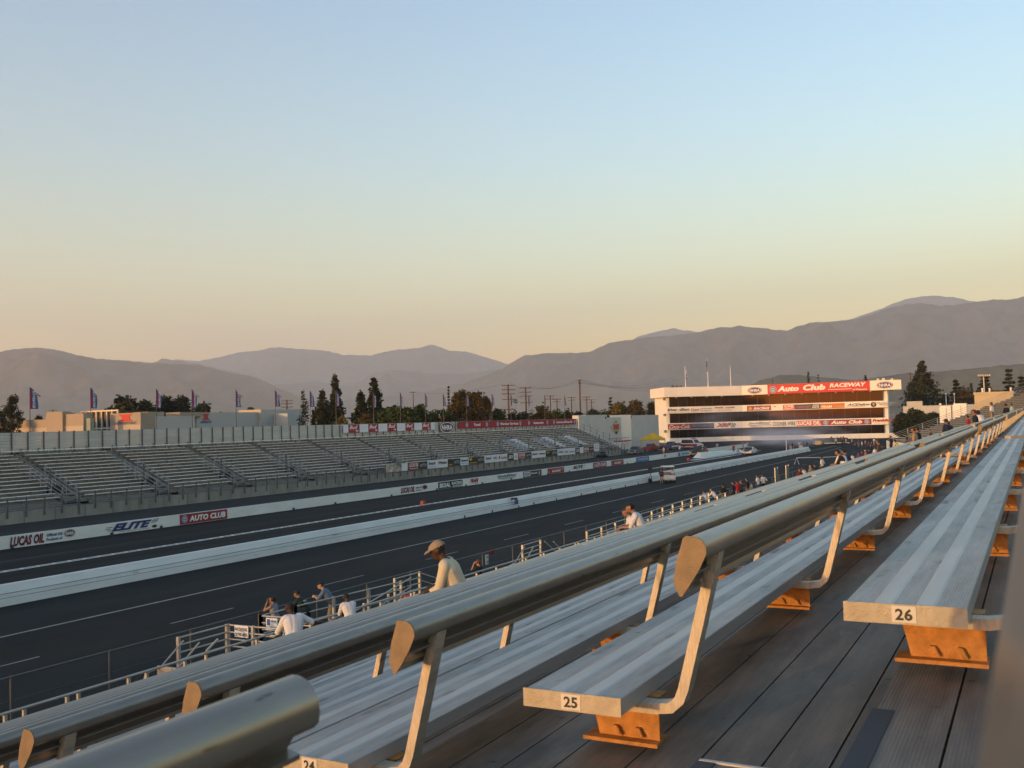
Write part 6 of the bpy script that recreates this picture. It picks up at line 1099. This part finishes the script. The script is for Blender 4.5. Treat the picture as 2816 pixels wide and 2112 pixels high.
CL = {'white':(.60,.58,.57),'offwhite':(.52,.47,.40),'cream':(.56,.48,.33),'black':(.014,.014,.016),'darkgreen':(.012,.025,.020),'grey':(.085,.09,.10),'lightblue':(.36,.44,.54),'navy':(.015,.02,.05),'red':(.36,.02,.03),'brown':(.07,.045,.03),'tan':(.28,.20,.12),'orange':(.42,.16,.05),'yellow':(.58,.38,.06),'purple':(.07,.05,.14),'maroon':(.12,.015,.025),'mint':(.33,.50,.40),'khaki':(.24,.20,.14),'jeans':(.05,.065,.10),'darkbrown':(.030,.020,.015),'green':(.04,.10,.04),'blue':(.03,.06,.20),'greyblue':(.12,.15,.20),'stripe':(.20,.21,.24),'pink':(.45,.25,.25)}
HAIR = {'black':(.010,.008,.007),'brown':(.045,.025,.014),'red':(.11,.035,.018),'blond':(.22,.15,.07),'grey':(.18,.17,.16),'dark':(.02,.013,.010)}
SKIN = {'light':(.42,.24,.16),'mid':(.26,.14,.085),'dark':(.055,.030,.020)}
def cloth(c): return mat('cloth_'+c, CL[c], .85, var=.10, scale=6, bump=.25, bscale=14)
def person(label, loc, rz, pose, top='white', bottom='jeans', hair='dark', skin='mid', hat=None, sleeve='shirt', low='trousers', hairt='short_hair', grp=None, vox=.022, sc=1.0):
    P = posed(pose, vox); t = thing('person', label, 'person', loc, rz, grp); t.scale = (sc,)*3
    def add(key, name, m):
        o = bpy.data.objects.new(name, P[key]); COL.objects.link(o); o.parent = t; o.material_slots[0].link = 'OBJECT'; o.material_slots[0].material = m; return o
    add('body','body',mat('skin_'+skin,SKIN[skin],.6,var=.08,scale=12)); add(sleeve,{'shirt':'shirt','jacket':'jacket','tank_top':'tank_top'}[sleeve],cloth(top)); add(low,low,cloth(bottom)); add('shoes','shoes',mat('shoe_dark',(.03,.028,.028),.7))
    if hat: add('cap','cap',cloth(hat))
    if hairt: add(hairt,'hair',mat('hair_'+hair,HAIR[hair],.7,bump=.3,bscale=60))
    return t
def on_row(px, py, hgt=.90, pose_dx=0., kmin=2, kmax=25, xmin=0.):
    best = None
    for k in range(kmin, kmax+1):
        y = row_y(k)+.15+pose_dx; p = ony(px, py, y); d = abs(p.z-(row_z(k,p.x)+hgt))
        if p.x > xmin and (best is None or d < best[0]): best = (d, k, p.x)
    d, k, x = best; return (x, row_y(k)+.15, row_z(k,x)-.002)
def at_Y(px, py, Y, z=0.): p = ony(px, py, Y); return (p.x, Y, z)
def on_ground(px, py, h=1.74): p = onz(px, py, h); return (p.x, p.y, 0.012)
R_ = radians
# --- standing at the chain-link fence
person('woman in a grey tank top and dark jeans with both hands raised to her face',at_Y(753,1643,22.95,.0),R_(100),'face','stripe','navy','black','mid',sleeve='tank_top',hairt='hair',vox=.013,sc=.97)
g = person('man in a dark green shirt with a white back print leaning on the fence',at_Y(836,1622,22.85),R_(100),'lean','darkgreen','black','dark','mid','black',vox=.013); text('FOOD',g,WLET,(-.015,.10,1.25),(0,-1,0),(.45,0,.89),.2,.06,0,.03,'back_print',.02); text('MART',g,WLET,(-.06,.10,1.17),(0,-1,0),(.45,0,.89),.2,.05,0,.03,'back_print',.02)
person('bearded man in a grey T-shirt, black cap and khaki shorts leaning on the fence',at_Y(905,1596,22.85),R_(118),'lean','greyblue','khaki','dark','light','black',low='shorts',vox=.013,sc=1.06)
# --- seated spectators of the nearest block
person('man in a white T-shirt leaning forward with his right arm stretched out',on_row(808,1692,.68),R_(62),'sitright','white','black','black','dark',vox=.013,sc=1.12)
g = person('short haired man in a white jersey with dark shoulder lettering',on_row(965,1659,.70),R_(62),'sitfwd','white','jeans','black','dark',vox=.013,sc=1.1); text('RACING',g,mat('print_grey',(.16,.16,.18),.8),(.10,.16,.47),(0,-1,0),(.5,0,.85),.18,.07,0,.03,'back_print',.03)
person('man in a cream sweatshirt and tan cap sitting hunched, facing left',on_row(1266,1522,.74),R_(112),'sitdown','cream','darkbrown','dark','dark','tan',sleeve='jacket',vox=.013,sc=1.12)
person('red-haired person in a black T-shirt holding a camera to the face',at_Y(1316,1549,21.6,-.35),R_(80),'photo','black','black','red','light',hairt='hair',vox=.013)
person('man in a white T-shirt resting chin on hand, left of a seated pair',on_row(1749,1413,.72),R_(118),'sitdown','white','black','brown','mid',vox=.016,sc=1.12)
person('man in a white shirt and sunglasses, right of a seated pair',on_row(1769,1400,.76),R_(112),'sitfwd','white','jeans','black','mid',hairt='hair',vox=.016,sc=1.14)
# --- standing between ramp and fence
ST = [(1942,1336,'lean','lightblue','jeans','dark','stout man in a light blue shirt leaning on the ramp rail'),(1965,1343,'lean','white','jeans','red','person with reddish hair in white leaning beside the light blue shirt'),(1988,1331,'stand','black','khaki','black','person in a black T-shirt standing alone left of the red shirt'),
 (2016,1323,'stand','navy','black','dark','person in navy standing just left of the red shirt'),(2027,1319,'stand','red','khaki','black','man in a bright red shirt seen from behind at the fence'),(2037,1319,'hips','brown','black','red','person in brown just right of the red shirt'),(2054,1318,'stand','black','khaki','black','slim youth in black standing apart right of the red shirt group'),(2015,1346,'crouch','black','black','black','crouching person in black and white below the navy shirt')]
for px,py,po,tp,bt,hr,lb in ST: person(lb,at_Y(px,py,22.75 if po != 'crouch' else 21.6),R_(75+rnd.uniform(-20,20)),po,tp,bt,hr,'mid' if hr != 'red' else 'light',hairt='hair',sc=1.04 if po == 'stand' else 1.0)
person('man in a white T-shirt and grey jeans standing tall above the rail',at_Y(2083,1299,21.9,.35),R_(80),'stand','white','greyblue','black','mid',hairt='hair'); person('woman in a white top and black trousers with a dark shoulder bag',at_Y(2098,1301,21.9,.3),R_(60),'hips','white','black','brown','light',hairt='long_hair')
# --- spectators in the further blocks (column, head row, pose, top, hair, label)
SEAT = [(2200,1297,'sit','maroon','red','red-haired person in a dark red top at the rail end'),(2216,1293,'sitfwd','offwhite','dark','person in a pale top between red hair and tan top'),(2230,1289,'sit','tan','blond','fair-haired person in a tan top right of the red-haired one'),(2250,1278,'sitfwd','black','black','person in dark clothes seated before the standing white shirt'),(2306,1257,'sit','white','brown','person with a big mass of brown hair in white'),(2325,1268,'sitfwd','white','grey','stooping person in white right of the big brown hair'),(2345,1254,'sit','white','black','dark-haired person in white seated alone in mid block'),
 (2362,1250,'sit','purple','dark','person in purple left of the orange shirt'),(2372,1243,'sit','maroon','black','person in dark maroon behind the purple top'),(2381,1243,'sit','orange','grey','person in orange wearing a white cap'),(2391,1237,'sit','navy','black','person in navy right of the orange shirt'),(2406,1232,'sit','white','red','person in white right of the navy top'),(2419,1212,'sit','brown','brown','tall brown-haired person behind the white top'),(2433,1226,'sitfwd','black','dark','person in black hunched right of the brown-haired one'),
 (2325,1242,'sitfwd','black','black','person in black on a lower row above the big hair'),(2338,1239,'sitfwd','navy','black','person in navy on a lower row, right of one in black'),(2470,1213,'sitfwd','yellow','dark','person in yellow beside the standing navy figure'),(2505,1197,'sit','grey','blond','person in grey left of the tan group'),(2517,1181,'sit','tan','brown','person in tan behind the bent yellow one'),(2526,1177,'sit','black','black','person in black above the bent yellow one'),(2532,1197,'sitfwd','yellow','blond','bent person in pale yellow right of grey top'),(2545,1198,'sit','tan','red','bare-armed person in tan right of the bent yellow one'),
 (2560,1184,'sit','brown','red','red-haired person in brown in the upper crowd'),(2584,1182,'sit','pink','brown','person in pink beside the white top'),(2595,1175,'sit','white','black','person in white beside the black jacket'),(2618,1164,'sitfwd','black','black','broad person in a black jacket bending forward'),(2605,1156,'sit','navy','dark','person in a dark cap above the black jacket'),(2663,1143,'sit','red','black','person in red and white by the end posts'),(2683,1133,'sit','black','brown','big person in a black shirt and dark red cap'),(2702,1117,'sitfwd','white','black','curly black-haired person in white leaning forward'),
 (2783,1097,'sit','mint','brown','person in a mint green shirt near the right edge'),(2768,1110,'sit','black','dark','person in black left of the mint shirt'),(2812,1089,'sit','white','dark','person in white cut by the right picture edge')]
rnd.seed(21)
for px,py,po,tp,hr,lb in SEAT:
    hat = 'white' if 'white cap' in lb else ('maroon' if 'dark red cap' in lb else ('black' if 'dark cap' in lb else None))
    x,y,z = on_row(px,py,.88 if po == 'sit' else .80, kmax=24, xmin=44); ht = 'long_hair' if 'big mass' in lb or 'curly' in lb else 'hair'
    person(lb,(x,y,z),R_(72+rnd.uniform(-25,25)),po,tp,rnd.choice(['jeans','khaki','black']),hr,'light' if hr in ('red','blond') else 'mid',hat,hairt=ht,sc=1.05)
for px,py,tp,bt,lb,hr in ((2266,1257,'white','jeans','man in a long white T-shirt standing among seated spectators','black'),(2456,1199,'navy','black','man in dark navy standing at the edge of the crowd','dark'),(2498,1196,'black','black','person in black standing left of the grey top','black'),(2735,1107,'white','tan','person in white shirt and tan shorts standing near the right edge','black')):
    x,y,z = on_row(px,py,1.74-.43, kmax=24, xmin=44); person(lb,(x,y+.2,z-.42),R_(75),'stand',tp,bt,hr,'mid',hairt='hair',low='shorts' if bt == 'tan' else 'trousers')
# --- on the strip and behind the start line
TRK_ = [(1869,1224,'stand','white','jeans','man in a white T-shirt and jeans standing by the far wall'),(1825,1229,'stand','white','orange','person in white and orange by the netting'),(1723,1218,'stand','black','white','official in black and white by the far wall, left of the teal pickup'),(1833,1233,'crouch','red','black','crouching person in red beside the netting'),(2017,1222,'stand','maroon','black','person in dark red and navy left of the white race car'),(2029,1232,'crouch','white','grey','person in white bending beside the dark red one'),(2043,1215,'stand','blue','jeans','person in blue behind the white race car, left of two'),(2056,1215,'stand','greyblue','jeans','person in grey-blue behind the white race car, right of two'),(1971,1219,'crouch','white','white','person all in white stooping in the smoke'),
 (2179,1217,'stand','black','black','dark figure standing alone at the wall end'),(2198,1213,'hips','white','black','person in a white shirt and black trousers, left of three at the wall end'),(2210,1210,'stand','navy','navy','tall person in navy, middle of three at the wall end'),(2219,1213,'stand','brown','navy','person in brown, right of three at the wall end'),
 (2243,1205,'stand','grey','jeans','grey figure in the smoke left of the yellow cart'),(2249,1204,'stand','black','black','dark figure right behind the yellow cart'),(2264,1206,'walk','maroon','black','person in maroon walking right of the yellow cart'),(2286,1199,'hips','darkgreen','khaki','person in dark green standing above the long dark vehicle'),(2298,1204,'stand','white','black','person in white, first of the staging crowd'),(2303,1200,'stand','white','black','taller person in white, second of the staging crowd'),(2312,1200,'stand','navy','black','person in navy in the staging crowd'),(2317,1201,'stand','red','black','person in bright red in the staging crowd'),(2320,1199,'stand','green','black','person in green behind the bright red one'),(2326,1205,'stand','white','black','person in white right of the bright red one'),(2342,1205,'stand','offwhite','jeans','person in off-white beside the bicycle'),(2351,1204,'hips','navy','jeans','person in navy beside the bicycle'),(2360,1208,'stand','grey','khaki','person in grey in the right staging crowd'),(2370,1212,'stand','white','jeans','person in white deep in the right staging crowd'),(2379,1209,'stand','pink','jeans','person in pink in the right staging crowd'),(2388,1214,'stand','brown','black','person in brown in the right staging crowd'),(2403,1204,'hips','lightblue','khaki','person in light blue raised above the right staging crowd'),(2396,1215,'stand','purple','black','person in purple in the right staging crowd')]
for px,py,po,tp,bt,lb in TRK_: person(lb,on_ground(px,py,1.74 if po != 'crouch' else 1.1),R_(rnd.uniform(100,260)),po,tp,bt,rnd.choice(['black','dark','brown']),rnd.choice(['mid','light']),hairt='hair',vox=.03)
q = onz(1838,1327,0); person('person in dark top and khaki trousers standing beside the golf cart',on_ground(1818,1290,1.66),R_(200),'lean','navy','khaki','dark','mid',hairt='hair'); person('driver in white and red sitting in the golf cart',(q.x+.30,q.y-.42,.80),pi+.55,'sit','white','red','dark','mid',hairt='hair',sc=.85)
q = onz(2252,1226,0); t = thing('utility_cart','small yellow utility cart in the smoke behind the start line','cart',(q.x,q.y,0)); b = MB().prism([(-1.1,.3),(1.1,.3),(1.2,.8),(.3,.9),(-.1,1.15),(-1.1,1.15)],-.65,.65,'y').build('body',YEL,t); bev(b,.05); [wheel(t,x,s*.6,.28,.2) for x in (-.75,.75) for s in (-1,1)]
q = onz(2285,1222,0); t = thing('flat_trailer','long low dark green vehicle behind the staging crowd','trailer',(q.x,q.y,0),-1.2); b = MB().prism([(-4,.4),(4,.4),(4.2,.9),(3.6,1.5),(-3.8,1.5),(-4.1,.9)],-1,1,'y').build('body',mat('dark_olive',(.03,.035,.02),.6),t); bev(b,.08); MB().box(-4.0,4.0,-1.03,1.03,.25,.40).build('sill',WLET,t); [wheel(t,x,s*.95,.4,.25) for x in (-2.6,2.6) for s in (-1,1)]
q = onz(2354,1228,0); t = thing('bicycle','bicycle leaning among the staging crowd','bicycle',(q.x,q.y,0),-1.2)
for x in (-.52,.52): MB().tube([(x+.33*cos(u*pi/9),0,.34+.33*sin(u*pi/9)) for u in range(19)],.025,6,cap=False).build('wheel',TYRE,t)
MB().tube([(-.52,0,.34),(-.15,0,.34),(.40,0,.85),(-.22,0,.82),(-.52,0,.34)],.022,6).build('frame',STEEL,t); MB().tube([(-.15,0,.34),(-.24,0,.95)],.02,6).build('seat_post',STEEL,t); MB().box(-.36,-.12,-.07,.07,.94,1.0).build('saddle',BLK2,t); MB().tube([(.52,0,.34),(.38,0,1.0)],.022,6).build('fork',STEEL,t); MB().tube([(.36,-.27,1.02),(.36,.27,1.02)],.018,6).build('handlebar',BLK2,t)
